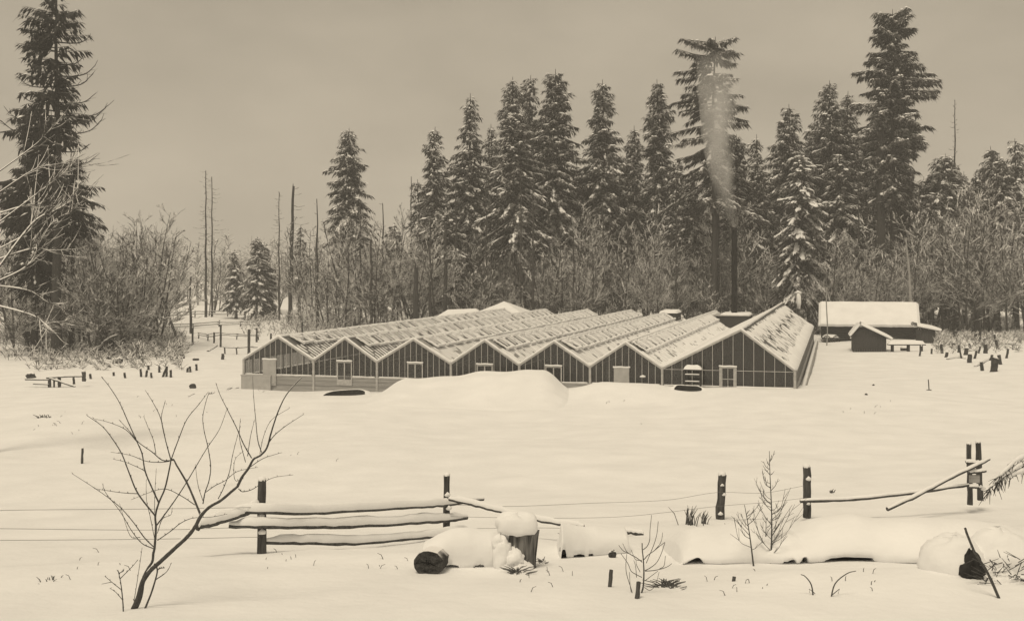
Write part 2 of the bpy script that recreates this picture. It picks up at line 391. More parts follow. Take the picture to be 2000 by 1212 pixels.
        # a snow sheet along the foot of the slope
        if side == 1 or i == 6:
            fw = (.95 if side else 2.4) if i == 6 else .32
            a = np.linspace(.05, GLEN, 130); edge = L - fw * (1 + .5 * vnoise(a * .9, a * 0 + i, 11) + .35 * vnoise(a * 3, a * 0, 12))
            vs_ = np.stack([edge, edge + .12, (edge + L) / 2, np.full(130, L - .03), np.full(130, L + .05)], 1); hs = np.array([.02, .09, .12, .11, .0])[None] + 0 * vs_
            Vt = sp(a[:, None] + 0 * vs_, vs_, 0) + 0
            Vt = np.stack([xm + ux * vs_ + nx * hs, a[:, None] + 0 * vs_, zr + uz * vs_ + nzz * hs], -1)
            sh = MB(); sh.grid(Vt if not side else Vt[:, ::-1]); sh.build('eave_snow', 'snow', rs_, smooth=True)
        if side == 1:
            # vents along the ridge: raised sashes outlined in snow
            ang = math.atan2(zr - ZE, run)
            if not hasattr(gbar, 'vent'):
                gbar.vent = []
                for vk in range(4):
                    vm = MB(); W_, H_ = 1.55, 1.12; rr = np.random.default_rng(vk)
                    vm.box((.06, .06, .06), (H_ - .06, W_ - .06, .10), mat=1)
                    for x0, y0, x1, y1, r0 in ((0.0, 0.02, H_, 0.02, .075), (0.0, W_ - .02, H_, W_ - .02, .075), (H_, 0, H_, W_, .12), (.03, 0, .03, W_, .09)):
                        s = np.linspace(0, 1, 9); P = np.stack([x0 + (x1 - x0) * s, y0 + (y1 - y0) * s, .12 + .02 * rr.uniform(-1, 1, 9)], -1)
                        vm.tube(P, r0 * rr.uniform(.75, 1.2, 9), 6)
                    for yb in (.5, 1.02):
                        if rr.random() < .8: vm.tube([(.1, yb, .11), (H_ * rr.uniform(.5, .95), yb + rr.uniform(-.05, .05), .11)], .05, 5)
                    if rr.random() < .6: vm.tube([(.12, .2, .1), (.4, .8, .12), (.3, 1.3, .1)], .14, 6)
                    for yb in (.1, W_ - .1): vm.box((H_ - .14, yb - .03, -.14), (H_ - .1, yb + .03, .06), mat=2)
                    gbar.vent.append(vm.mesh('roof_vent', ['snow', 'roof_glass_clear', 'paint'], False))
            if i < 6:
                nv = 27; prv = random.Random(500 + i)
                for k in range(nv):
                    o = bpy.data.objects.new('roof_vent', gbar.vent[prv.randrange(4)]); COL.objects.link(o); o.parent = rs_
                    p = sp(np.array([1.4 + 2.1 * k]), np.array([.16]), .02)[0]; o.location = p
                    o.rotation_euler = (0, ang - prv.uniform(.0, .06) - (.05 if k % 7 == 0 else 0), 0)
            rg = MB(); a = np.linspace(0, GLEN, 150); rg.tube(np.stack([np.full(150, xm), a, zr + .08 + .02 * vnoise(a * 1.3, a * 0, i)], -1), .10 + .04 * vnoise(a * 2.1, a * 0 + i, 3), 6)
            rg.build('ridge_snow', 'snow', rs_, smooth=True)
# base wall of the front, side walls, back wall
bwm = MB(); bwm.box((-TB[0] + .02, -.10, -.6), (-.16, .06, ZS - .101)); bwm.box((-TB[0] + .02, -.15, .30), (-TB[6] - .1, -.101, .34)); bwm.box((-TB[0] + .02, -.13, .60), (-TB[6] - .1, -.101, .63))
bwm.build('base_wall', 'boards', GH)
bb = MB(); bb.box((-TB[0] - .06, -.34, -.7), (-TB[0] + 2.2, -.165, ZS - .12)); bb.box((-TB[0] - .1, -.36, ZS - .119), (-TB[0] + 2.25, -.14, ZS - .04)); bb.build('corner_apron', 'panel', GH)
for x, nm in ((-TB[0] + .0, 'left'), (-.02, 'right')):
    w = MB(); w.box((x - .06, .03, -.6), (x + .06, GLEN, ZS - .1 if nm == 'left' else 1.05))
    for k in range(int(GLEN / 1.2) + 1): w.box((x - .05, .05 + k * 1.2, ZS - .1), (x + .05, .11 + k * 1.2, ZE - .06))
    w.box((x - .07, .03, ZE - .06), (x + .07, GLEN, ZE - .005)); sw = w.build('side_wall', 'boards' if nm == 'right' else 'paint', GH)
    for k in range(int(GLEN / 1.2)):
        pm = MB(); pm.box((x - .004, .13 + k * 1.2, (ZS if nm == 'left' else 1.05)), (x + .004, 1.23 + k * 1.2, ZE - .07)); pm.build('pane', 'glass', sw)
# plank kerb with snow along the right wall
kb = MB(); kb.box((.35, -.3, -.5), (.5, GLEN, .42)); kb.box((.1, -.3, .3), (.349, GLEN, .4)); kb.build('plank_kerb', 'boards', GH)
ks = MB(); a = np.linspace(-.3, GLEN, 120); ks.tube(np.stack([np.full(120, .27), a, .44 + .02 * vnoise(a, a * 0, 2)], -1), .14 + .03 * vnoise(a * 1.4, a * 0, 5), 6); ks.build('kerb_snow', 'snow', GH, smooth=True)
bk = MB()
for (xl, xr, xm, zr) in bays: bk.prism([(xl, GLEN - .05, -.3), (xr, GLEN - .05, -.3), (xr, GLEN - .05, ZE), (xm, GLEN - .05, zr), (xl, GLEN - .05, ZE)], (0, .05, 0))
bk.build('back_wall', 'boards', GH)
fl = MB(); fl.box((-TB[0] + .1, .1, -.1), (-.1, GLEN - .1, .12)); fl.build('floor', 'soil', GH)
# benches with dark plants inside, posts under the valleys
pr = random.Random(3)
for (xl, xr, xm, zr) in bays:
    for bx in (xl + .9, xr - .9):
        b = MB(); b.box((bx - .5, .9, .62), (bx + .5, GLEN - 2, .7))
        for k in range(20): b.box((bx - .45, 1.2 + k * 2.8, .12), (bx - .38, 1.27 + k * 2.8, .619)); b.box((bx + .38, 1.2 + k * 2.8, .12), (bx + .45, 1.27 + k * 2.8, .619))
        be = b.build('bench', 'dark_wood', GH)
        pl = MB()
        for k in range(160):
            y = pr.uniform(1, 24); x = bx + pr.uniform(-.45, .45); h = pr.uniform(.1, .45); a = pr.uniform(0, 6.28); d = pr.uniform(.05, .2)
            pl.add([(x, y, .7), (x + d * math.cos(a) - .06, y + d * math.sin(a), .7 + h * .6), (x + 1.6 * d * math.cos(a), y + 1.6 * d * math.sin(a), .7 + h), (x + d * math.cos(a) + .06, y + d * math.sin(a), .7 + h * .5)], quads=[[0, 1, 2, 3]])
        po = pl.build('plants', 'plants', be); tag(po, kind='stuff')
for t in TB[1:7]:
    for k in range(8):
        o = gbar(GH, 'valley_post', -t, .12, ZE - .05, .1, .1, 6 + k * 7)
# snow in the valleys
for t in TB[1:7]:
    v = MB(); a = np.linspace(-.05, GLEN, 140); v.tube(np.stack([np.full(140, -t), a, ZE + .05 + .02 * vnoise(a, a * 0, 7)], -1), .12 + .04 * vnoise(a * 1.2, a * 0 + t, 9), 6); v.build('valley_snow', 'snow', GH, smooth=True)

# snowy roof hatches and boiler house near the far end
def gl_thing(name, lx, ly, label, cat):
    w = gworld(lx, ly); return empty(name, (w[0], w[1], 0), -GTH, label, cat)
bh = gl_thing('boiler_house', -8.3, 50.0, 'flat-roofed dark boiler house between the ridges under the iron chimney', 'boiler house')
b = MB(); b.box((-1.9, 0, 1.6), (1.9, 5.5, 3.35)); b.build('wall', 'dark_wood', bh)
b = MB(); b.box((-2.0, -.1, 3.351), (2.0, 5.6, 3.44)); b.build('parapet', 'paint', bh)
def snow_pad(x0, x1, y0, y1, z, h, parent, name='snow', seed=0, n=14, mat='snow', edge=.12):
    X, Y_ = np.meshgrid(np.linspace(0, 1, n), np.linspace(0, 1, n), indexing='ij')
    e = np.minimum(np.minimum(X, 1 - X) * (x1 - x0), np.minimum(Y_, 1 - Y_) * (y1 - y0)); hh = h * np.sqrt(np.clip(e / max(edge, h), 0, 1)) * (1 + .25 * vnoise(X * 4 + seed, Y_ * 4, seed))
    o = .05 * (1 - np.clip(e / .2, 0, 1))
    Xw = x0 + (x1 - x0) * X; Yw = y0 + (y1 - y0) * Y_
    Xw = Xw + .04 * vnoise(Y_ * 7, X, seed + 1) ; Yw = Yw + .04 * vnoise(X * 7, Y_, seed + 2)
    m_ = MB(); top = np.stack([Xw, Yw, z + hh], -1); m_.grid(top[:, ::-1]); m_.grid(np.stack([Xw, Yw, z + 0 * hh], -1)); return m_.build(name, mat, parent, smooth=True)
snow_pad(-1.2, 1.9, .8, 5.5, 3.441, .18, bh, seed=3)
cw = gworld(-8.1, 52.5)
ch = empty('iron_chimney', (cw[0], cw[1], 1.8), 0, 'tall dark iron chimney pipe smoking behind the large greenhouse bay', 'chimney')
zz = np.linspace(1.6, 10.9, 16); c = MB(); c.tube(np.stack([0 * zz, 0 * zz, zz], -1), .31 + .0 * zz, 12); c.build('pipe', 'iron', ch, smooth=True)
for zc in (3.2, 5.6, 8.0, 10.6):
    c = MB(); c.tube([(0, 0, zc), (0, 0, zc + .12)], .345, 12); c.build('band', 'iron', ch)
ht = gl_thing('roof_hatch', -15.0, 51.0, 'small snow-topped roof box on the far end of the middle bays', 'roof box')
b = MB(); b.box((-.9, 0, 1.8), (.9, 4.0, 3.55)); b.build('wall', 'dark_wood', ht); snow_pad(-1.0, 1.0, -.1, 4.1, 3.551, .28, ht, seed=8)
rp = gl_thing('ridge_post', -1.6, 58.6, 'snow-plastered post standing behind the far end of the large bay', 'post')
c = MB(); c.tube([(0, 0, -.2), (0, 0, 5.0), (.05, 0, 5.6)], .13, 7); c.build('shaft', 'wood', rp)
c = MB(); c.tube([(0, -.1, 3.9), (.05, -.12, 4.6), (.0, -.1, 5.3), (-.1, 0, 5.7)], [.15, .26, .2, .12], 7, rough=.25); c.tube([(-.45, 0, 5.65), (-.1, -.05, 5.75), (.3, 0, 5.62)], [.08, .2, .12], 6, rough=.2); c.build('snow', 'snow', rp, smooth=True)

# ================================================================== outbuildings on the right
def roof_snow(parent, A, B, C, D, th, seed=0, nu=40, nv=10, name='roof_snow'):
    """thick snow on a slope A-B (ridge) to D-C (eave); sags over the eave"""
    A, B, C, D = map(np.asarray, (A, B, C, D)); U, W_ = np.meshgrid(np.linspace(0, 1, nu), np.linspace(0, 1, nv), indexing='ij')
    P = (A * (1 - U)[..., None] + B * U[..., None]) * (1 - W_)[..., None] + (D * (1 - U)[..., None] + C * U[..., None]) * W_[..., None]
    n = np.cross(B - A, D - A); n = n / np.linalg.norm(n); n = n if n[2] > 0 else -n
    e = np.minimum(np.minimum(U, 1 - U) * np.linalg.norm(B - A), (1 - W_) * 9 + .2); h = th * np.clip(e / .25, .35, 1) * (1 + .12 * vnoise(U * 9 + seed, W_ * 4, seed))
    top = P + n * h[..., None]; bot = P - n * .0
    last = np.zeros_like(top); dn = (D - A) / np.linalg.norm(D - A)
    lip = (W_ > .999)[..., None] * (dn * (.12 + .10 * vnoise(U * 40, U * 0, seed + 3)[..., None]))
    m_ = MB(); order = 1 if np.cross(B - A, D - A)[2] < 0 else -1
    m_.grid((top + lip)[:, ::order]); m_.grid((bot + lip * .9)[:, ::-order])
    for side in (0, -1): m_.grid(np.stack([top[side] + lip[side], bot[side]], 0))
    m_.grid(np.stack([(top + lip)[:, -1], (bot + lip * .9)[:, -1]], 1))
    return m_.build(name, 'snow', parent, smooth=False)
def plank_wall(parent, x0, x1, y, z0, topf, n, name='plank_wall', mat='dark_wood', th=.05, skip=None, seed=0):
    m_ = MB(); r_ = random.Random(seed)
    for k in range(n):
        a = x0 + (x1 - x0) * k / n + .008; b = x0 + (x1 - x0) * (k + 1) / n - .008; d = r_.uniform(0, .025)
        zz0 = z0
        if skip and skip[0] < (a + b) / 2 < skip[1]: zz0 = skip[2]
        m_.prism([(a, y - d, zz0), (b, y - d, zz0), (b, y - d, topf(b)), (a, y - d, topf(a))], (0, th, 0))
    return m_.build(name, mat, parent)

# long barn, eave side to the camera
bp = onY(1697, 133); BZ = bp[2]
barn = empty('barn', (bp[0], bp[1], BZ), -.27, 'long low log barn with a thick smooth snow roof at the forest edge', 'barn')
m_ = MB()
for k in range(7):
    z = .12 + k * .25; m_.tube([(-5.1, -.2, z), (-2.2, -.2, z)], .13, 7); m_.tube([(-.9, -.2, z), (5.15, -.2, z)], .13, 7) if k else None
    for x in (-5.1, 5.1): m_.tube([(x, -.4, z + .1), (x, 4.9, z + .1)], .13, 7)
    m_.tube([(-5.3, 4.7, z), (5.3, 4.7, z)], .13, 7)
m_.build('log_wall', 'dark_wood', barn)
m_ = MB(); m_.prism([(-5.1, -.2, 1.7), (-5.1, 4.7, 1.7), (-5.1, 2.2, 3.6)], (.1, 0, 0)); m_.prism([(5.0, -.2, 1.7), (5.0, 4.7, 1.7), (5.0, 2.2, 3.6)], (.1, 0, 0)); m_.build('gable', 'dark_wood', barn)
m_ = MB(); m_.box((-2.2, -.1, 0), (-2.05, .1, 1.75)); m_.box((-1.05, -.1, 0), (-.9, .1, 1.75)); m_.build('door_frame', 'dark_wood', barn)
m_ = MB(); m_.prism([(-5.45, -.9, 1.48), (5.4, -.9, 1.48), (5.4, 2.2, 3.75), (-5.45, 2.2, 3.75)], (0, 0, .08)); m_.prism([(-5.45, 2.2, 3.75), (5.4, 2.2, 3.75), (5.4, 5.3, 1.5), (-5.45, 5.3, 1.5)], (0, 0, .08)); m_.build('roof', 'dark_wood', barn)
roof_snow(barn, (-5.5, 2.2, 3.86), (5.45, 2.2, 3.86), (5.45, -.98, 1.54), (-5.5, -.98, 1.54), .42, 1)
roof_snow(barn, (-5.5, 2.2, 3.86), (5.45, 2.2, 3.86), (5.45, 5.38, 1.54), (-5.5, 5.38, 1.54), .42, 2)
m_ = MB(); r_ = random.Random(4)
for k in range(60):
    x = r_.uniform(-5.4, 5.3); l = r_.uniform(.1, .4); m_.tube([(x, -.93, 1.52), (x, -.93, 1.52 - l)], [.03, .004], 4)
tag(m_.build('icicles', 'dark_wood', barn), kind='stuff')

# small gabled shed in front of it
sp_ = GP(1698, 687); shed = empty('shed', tuple(sp_), -.24, 'small dark board shed with lopsided gable in front of the barn', 'shed')
pk = (-.85, 2.62); le = (-1.72, 1.62); re = (2.05, 1.28)
def tf(x): return le[1] + (pk[1] - le[1]) * (x - le[0]) / (pk[0] - le[0]) if x < pk[0] else pk[1] + (re[1] - pk[1]) * (x - pk[0]) / (re[0] - pk[0])
plank_wall(shed, -1.62, 1.62, 0, -.2, lambda x: tf(x) - (.3 if abs(x + .75) < .5 else .05), 14, seed=2)
m_ = MB(); m_.box((-1.6, .06, -.2), (-1.54, 3.2, 1.6)); m_.box((1.54, .06, -.2), (1.6, 3.2, 1.3)); m_.box((-1.6, 3.2, -.2), (1.6, 3.26, 1.5)); m_.build('side_wall', 'dark_wood', shed)
m_ = MB(); m_.prism([(le[0], -.25, le[1] - .05), (pk[0], -.25, pk[1]), (pk[0], 3.4, pk[1]), (le[0], 3.4, le[1] - .05)], (0, 0, .06)); m_.prism([(pk[0], -.25, pk[1]), (re[0], -.25, re[1] - .05), (re[0], 3.4, re[1] - .05), (pk[0], 3.4, pk[1])], (0, 0, .06)); m_.build('roof', 'dark_wood', shed)
roof_snow(shed, (pk[0], -.2, pk[1] + .07), (pk[0], 3.4, pk[1] + .07), (re[0], 3.4, re[1] + .02), (re[0], -.2, re[1] + .02), .26, 5)
roof_snow(shed, (pk[0], -.2, pk[1] + .07), (pk[0], 3.4, pk[1] + .07), (le[0], 3.4, le[1] + .02), (le[0], -.2, le[1] + .02), .22, 6)

# snow-covered plank table right of the shed
tp = GP(1772, 686); tb = empty('plank_table', tuple(tp), .03, 'long plank trestle with a thick snow slab, right of the small shed', 'table')
m_ = MB(); m_.box((-1.9, -.35, .62), (1.75, .35, .72)); m_.build('tabletop', 'dark_wood', tb); snow_pad(-1.95, 1.8, -.38, .38, .721, .34, tb, seed=4)
for x in (-1.5, .1, 1.4):
    m_ = MB(); m_.box((x - .06, -.3, -.2), (x + .06, .3, .619)); m_.build('leg', 'dark_wood', tb)
bx_ = GP(1762, 684); t2 = empty('wooden_crate', tuple(bx_ + np.array([0, -.9, 0])), .1, 'low snow-topped crate standing before the plank trestle', 'crate')
m_ = MB(); m_.box((-.4, -.25, -.2), (.4, .25, .3)); m_.build('box', 'dark_wood', t2); snow_pad(-.44, .44, -.28, .28, .301, .2, t2, seed=7)
lp = GP(1813, 670); ln_ = empty('lean_to', tuple(lp), -.05, 'small dark lean-to with sloping snow roof beside the barn', 'lean-to')
plank_wall(ln_, -.75, .75, 0, -.2, lambda x: 1.45 - .12 * x, 7, seed=5); m_ = MB(); m_.box((-.75, .05, -.2), (-.69, 2, 1.4)); m_.box((.69, .05, -.2), (.75, 2, 1.3)); m_.build('side_wall', 'dark_wood', ln_)
m_ = MB(); m_.prism([(-1.2, -.3, 1.75), (1.15, -.3, 1.25), (1.15, 2.2, 1.4), (-1.2, 2.2, 1.9)], (0, 0, .06)); m_.build('roof', 'dark_wood', ln_)
roof_snow(ln_, (-1.25, -.3, 1.82), (-1.25, 2.2, 1.97), (1.2, 2.2, 1.47), (1.2, -.3, 1.32), .32, 9)
# woodpile and snowy cart shape left of the shed
wp = GP(1622, 668); hp = empty('hay_rack', tuple(wp), 0, 'snow-covered open wagon rack at the left end of the barn', 'wagon')
m_ = MB(); m_.box((-.8, -.5, .45), (.8, .5, .55)); m_.build('bed', 'dark_wood', hp); snow_pad(-.85, .85, -.55, .55, .551, .35, hp, seed=12)
for x in (-.55, .55):
    for y in (-.55, .55):
        m_ = MB(); a = np.linspace(0, 2 * math.pi, 15)
        m_.tube(np.stack([x + .4 * np.cos(a), np.full(15, y), .38 + .4 * np.sin(a)], -1), .04, 5, cap=False)
        for q in range(4): m_.tube([(x, y, .38), (x + .4 * math.cos(q * 1.57 + .3), y, .38 + .4 * math.sin(q * 1.57 + .3))], .025, 4)
        m_.build('wheel', 'dark_wood', hp)

# white-roofed houses behind the greenhouse
hb = onY(985, 143); hh_ = empty('hip_roof_house', tuple(hb), -.25, 'house with snow-white pyramid roof behind the far greenhouse ridges', 'house')
zt = CAMZ - (588 - HORIZ) * 143 / F - hb[2]; ze_ = CAMZ - (617 - HORIZ) * 143 / F - hb[2]
m_ = MB(); m_.box((-3.1, -3.1, -.2), (3.1, 3.1, ze_ - .02)); m_.build('wall', 'boards', hh_)
for k in range(4):
    a = k * math.pi / 2; c4 = [(3.5 * math.cos(a + q) * 1.414, 3.5 * math.sin(a + q) * 1.414) for q in (-math.pi / 4, math.pi / 4)]
    P0, P1 = np.array([c4[0][0], c4[0][1], ze_ - .1]), np.array([c4[1][0], c4[1][1], ze_ - .1]); T0 = np.array([0, 0, zt - .28])
    m_ = MB(); U, W_ = np.meshgrid(np.linspace(0, 1, 14), np.linspace(0, 1, 10), indexing='ij')
    Pp = (P0 * (1 - U)[..., None] + P1 * U[..., None]) * (1 - W_)[..., None] + T0 * W_[..., None]; Pp[..., 2] += .28 + .05 * vnoise(U * 6 + k, W_ * 5, k)
    m_.grid(Pp); m_.grid(np.stack([Pp[:, 0], Pp[:, 0] - np.array([0, 0, .3])], 1)); m_.build('roof_snow', 'snow', hh_)
hb2 = onY(900, 143); h2 = empty('low_outbuilding', tuple(hb2), -.2, 'low snow-roofed outbuilding left of the pyramid-roofed house', 'outbuilding')
z2 = CAMZ - (604 - HORIZ) * 143 / F - hb2[2]
m_ = MB(); m_.box((-2.3, -1.5, -.2), (2.3, 1.5, z2 - .7)); m_.build('wall', 'boards', h2)
roof_snow(h2, (-1.9, 0, z2 - .28), (2.2, 0, z2 - .1), (2.7, -1.9, z2 - .9), (-2.7, -1.9, z2 - .95), .26, 21); roof_snow(h2, (-1.9, 0, z2 - .28), (2.2, 0, z2 - .1), (2.7, 1.9, z2 - .9), (-2.7, 1.9, z2 - .95), .26, 22)

# ================================================================== yard in front of the greenhouse
def mound(name, cx, cy, rx, ry, h, label, cat, rz=0.0, power=3.0, seed=0, prof=None, n=64, sink=.12, front=4.0):
    o = empty(name, (cx, cy, 0), 0, label, cat)
    X, Y_ = np.meshgrid(np.linspace(-1, 1, n), np.linspace(-1, 1, n), indexing='ij'); X = np.sign(X) * np.abs(X) ** .8
    kx = np.where(X > 0, sstep(1.0, .66, X) , sstep(-1.0, -.45, X)); ky = np.where(Y_ > 0, sstep(1, .3, Y_), sstep(-1, .1, Y_))
    kx = np.where(X > 0, sstep(1.0, .70, X), sstep(-1.0, -.6, X)); k = kx * ky; hx = prof(X) if prof else 1.0; Yw = np.where(Y_ < 0, Y_ * front, Y_)
    wx = cx + rx * X * math.cos(rz) - ry * Yw * math.sin(rz); wy = cy + rx * X * math.sin(rz) + ry * Yw * math.cos(rz)
    z = ground(wx, wy) - sink * (1 - sstep(0, .06, k)) + h * k * hx * (1 + .06 * vnoise(X * 3 + seed, Y_ * 3, seed)) + .06 * vnoise(wx / .9, wy / .9, seed) * k
    m_ = MB(); m_.grid(np.stack([wx - cx, wy - cy, z], -1)[:, ::-1]); m_.build('snow', 'snow_ground', o, smooth=True); return o
mound('snow_bank', -2.6, 74.3, 6.4, 2.2, 1.55, 'large smooth snow bank heaped before the middle greenhouse bays', 'snow bank', rz=-.05, seed=2,
      prof=lambda X: .74 + .26 * sstep(-.8, .4, X) + .04 * np.sin(X * 7) + .03 * np.sin(X * 15))
def pit(cx, cy, rx, ry, label, seed, lip=.3, up=.07):
    z0 = float(ground(cx, cy)) + up; o = empty('snow_pit', (cx, cy, z0), 0, label, 'pit')
    a = np.linspace(0, 2 * math.pi, 33)[:-1]; w = 1 + .12 * vnoise(a * 1.4, a * 0, seed)
    def ring(k, dz): return np.stack([rx * k * w * np.cos(a), ry * k * w * np.sin(a), ground(cx + rx * k * np.cos(a), cy + ry * k * np.sin(a)) - z0 + dz + 0 * a], -1)
    back = np.clip(np.sin(a), -.25, 1)
    L1 = [ring(1.9, -.2 - up), ring(1.25, 0) + np.stack([0 * a, 0 * a, lip * .75 * np.clip(back + .25, 0, 1)], -1), ring(1.06, 0) + np.stack([0 * a, 0 * a, lip * np.clip(back + .25, 0, 1)], -1), ring(.98, 0) + np.stack([0 * a, 0 * a, lip * .9 * np.clip(back + .25, 0, 1)], -1)]
    m_ = MB(); m_.grid(np.stack(L1)[::-1], True); m_.build('snow_rim', 'snow_ground', o, smooth=True)
    m_ = MB(); m_.grid(np.stack([ring(.985, .03) + np.stack([0 * a, 0 * a, lip * .8 * np.clip(back + .25, 0, 1)], -1), ring(.9, .03), ring(.4, .035), ring(.02, .04)])[::-1], True); m_.build('opening', 'hole', o); return o  # opening is a shallow dark sheet; its colour paints the pit's shade
p = onY(674, 77.5); pit(p[0], p[1], 1.4, 1.3, 'dark oval opening in the snow before the second bay', 3, .3, .24)
p = GP(1350, 764); pit(p[0] - .2, p[1], .85, .24, 'dark hollow in the snow beside the little shelf stand', 8, .3)
# little stand with shelves under a snow cap, before the large bay
ss = gworld(-6.25, -1.0); zz0 = float(ground(ss[0], ss[1])); st_ = empty('shelf_stand', (ss[0], ss[1], zz0), -GTH - .05, 'small dark shelf stand capped with snow before the large bay', 'shelf stand')
for x in (-.48, .48):
    for y in (-.2, .2):
        m_ = MB(); m_.box((x - .03, y - .03, -.1), (x + .03, y + .03, 1.12)); m_.build('leg', 'dark_wood', st_)
for z, d in ((.35, .02), (.78, .02), (1.1, .03)):
    m_ = MB(); m_.box((-.52, -.24, z), (.52, .24, z + .05)); m_.build('shelf', 'dark_wood', st_)
    if z < 1: snow_pad(-.5, .5, -.22, -.05, z + .051, .06, st_, seed=3)
snow_pad(-.56, .56, -.28, .28, 1.151, .34, st_, seed=9)
bd = gworld(-9.5, -.45); tg_ = empty('wall_bracket', (bd[0], bd[1], 0), -GTH, 'tiny snow-capped bracket on the sixth bay front', 'bracket')
m_ = MB(); m_.box((-.15, -.05, 1.42), (.15, .33, 1.46)); m_.build('shelf', 'paint', tg_); snow_pad(-.17, .17, -.07, .3, 1.461, .1, tg_, seed=2)
# boards half buried left of the pit and by the corner
def stick(name, pxs, r, label, cat, mat='rail', snow=False, group=None, lift=.02, n=6):
    P = [GP(a, b) + np.array([0, 0, lift + (c if len(t) > 2 else 0)]) for t in pxs for a, b, c in [tuple(t) + (0,) * (3 - len(t))]]
    o = empty(name, tuple(P[0]), 0, label, cat, group); Q = smooth_path(np.array(P) - P[0], 5)
    m_ = MB(); m_.tube(Q, np.linspace(r, r * .75, len(Q)), n, rough=.12); m_.build('wood', mat, o)
    if snow:
        m_ = MB(); m_.tube(Q + np.array([0, 0, r * .9]), np.linspace(r, r * .8, len(Q)), 6, rough=.2); m_.build('snow', 'snow', o, smooth=True)
    return o

# ================================================================== trees
def conifer_mesh(seed, H, cb, R, power=.85, droop=.35, gap=.25, whorl=.40, per=7, nfol=1.0, snow=.5, lean=0.0, leaf=1.0, one_side=0.0):
    g_ = np.random.default_rng(seed); tr = MB(); fo = MB(); sn = MB(); br = tr
    zz = np.linspace(0, H, 14); bend = np.stack([lean * (zz / H) ** 2 * H * .02 + .15 * np.sin(zz * .25 + seed), .12 * np.sin(zz * .21 + seed * 2), zz], -1)
    r0 = max(.22, H * .0135); rr = r0 * (1 - zz / H) ** .8 + .03; rr[0] *= 1.35
    bend[0, 2] = -.6
    tr.tube(bend, rr, 8, rough=.06, rs=g_)
    z = cb * H; az = g_.uniform(0, 6.28); FV = []; SV = []
    noise_ph = g_.uniform(0, 50)
    while z < H * .985:
        t = (z - cb * H) / (H * (1 - cb)); env = R * ((1 - t) ** (power * .8) * .95 + .04) * min(1, .55 + t * 5)
        env *= 1 + .55 * gap * float(vnoise(np.array([z * .45 + noise_ph]), np.array([seed * 1.0]), 3)[0] * 2)
        npb = max(3, int(per * (.55 + .5 * (1 - t))))
        for b in range(npb):
            az += 2.39996 + g_.uniform(-.5, .5)
            if g_.random() < gap * .55: continue
            L = env * g_.uniform(.55, 1.12) * (1 + .75 * float(vnoise(np.array([math.sin(az) * 1.7 + seed * 3.1 + z * .06]), np.array([math.cos(az) * 1.7 + z * .33]), 7)[0]))
            if one_side: L *= 1 + one_side * math.cos(az)
            if L < .25: L = .25
            d = droop * 1.2 * g_.uniform(.5, 1.6) * (1.15 - .85 * t); sb = g_.uniform(0, 1) ** 2 * 2.6; up = .25 * t + g_.uniform(-.05, .1)
            ca, sa = math.cos(az), math.sin(az); o = np.array([np.interp(z, zz, bend[:, 0]), np.interp(z, zz, bend[:, 1]), z])
            s = np.linspace(0, 1, 6); prof = L * (up * s - d * s ** 1.4 + .18 * d * s ** 4)
            P = o + np.stack([ca * L * s, sa * L * s, prof], -1)
            if L > .8: br.tube(P[:, :], np.linspace(.028 + .012 * L, .012, 6), 3, cap=False)
            m = max(6, int(15 * L * nfol))
            ss_ = g_.uniform(.08, 1, m) ** .8; pb = o + np.stack([ca * L * ss_, sa * L * ss_, np.interp(ss_, s, prof)], -1)
            side = np.where(g_.random(m) < .5, 1, -1); fa = az + side * g_.uniform(.25, 1.15, m); ln = leaf * g_.uniform(.45, .95, m) * (1.2 - .5 * ss_) * min(1.25, .6 + L * .25)
            dirv = np.stack([np.cos(fa), np.sin(fa), -g_.uniform(.15, 1.1, m)], -1); w = ln * g_.uniform(.2, .36, m)
            perp = np.stack([-np.sin(fa), np.cos(fa), g_.uniform(-.4, .4, m)], -1)
            c0 = pb; c1 = pb + dirv * (ln * .45)[:, None] + perp * w[:, None] * .5; c2 = pb + dirv * ln[:, None] - np.array([0, 0, 1]) * (ln * .15)[:, None]; c3 = pb + dirv * (ln * .45)[:, None] - perp * w[:, None] * .5
            c1[:, 2] -= ln * .06; c3[:, 2] -= ln * .06
            FV.append(np.stack([c0, c1, c2, c3], 1))
            # snow resting on the upper side of the sprays
            ns = g_.poisson(snow * sb * L * 5.0 * (1.15 - .65 * t))
            if ns:
                q = g_.uniform(.25, 1, ns) ** .7; ctr = o + np.stack([ca * L * q, sa * L * q, np.interp(q, s, prof)], -1); ctr += np.stack([g_.normal(0, .14, ns) * -sa, g_.normal(0, .14, ns) * ca, np.full(ns, .05)], -1)
                sl = g_.uniform(.14, .40, ns); sw = sl * g_.uniform(.35, .6, ns); sh = sl * g_.uniform(.2, .4, ns)
                rad = np.stack([np.full(ns, ca), np.full(ns, sa), -np.full(ns, d * .9) - .12], -1); pv = np.stack([np.full(ns, -sa), np.full(ns, ca), np.zeros(ns)], -1)
                SV.append(np.stack([ctr - rad * sl[:, None], ctr + pv * sw[:, None], ctr + rad * sl[:, None], ctr - pv * sw[:, None], ctr + np.array([0, 0, 1]) * sh[:, None]], 1))
        z += whorl * (1.15 - .5 * t) * g_.uniform(.7, 1.3)
    FV = np.concatenate(FV); k = len(FV); idx = np.arange(k)[:, None] * 4
    fo.add(FV.reshape(-1, 3), tris=np.concatenate([idx + np.array([[0, 1, 2]]), idx + np.array([[0, 2, 3]])]))
    out = [tr.mesh('trunk', 'bark'), fo.mesh('foliage', 'needle' if snow > .15 else 'needle_dark')]
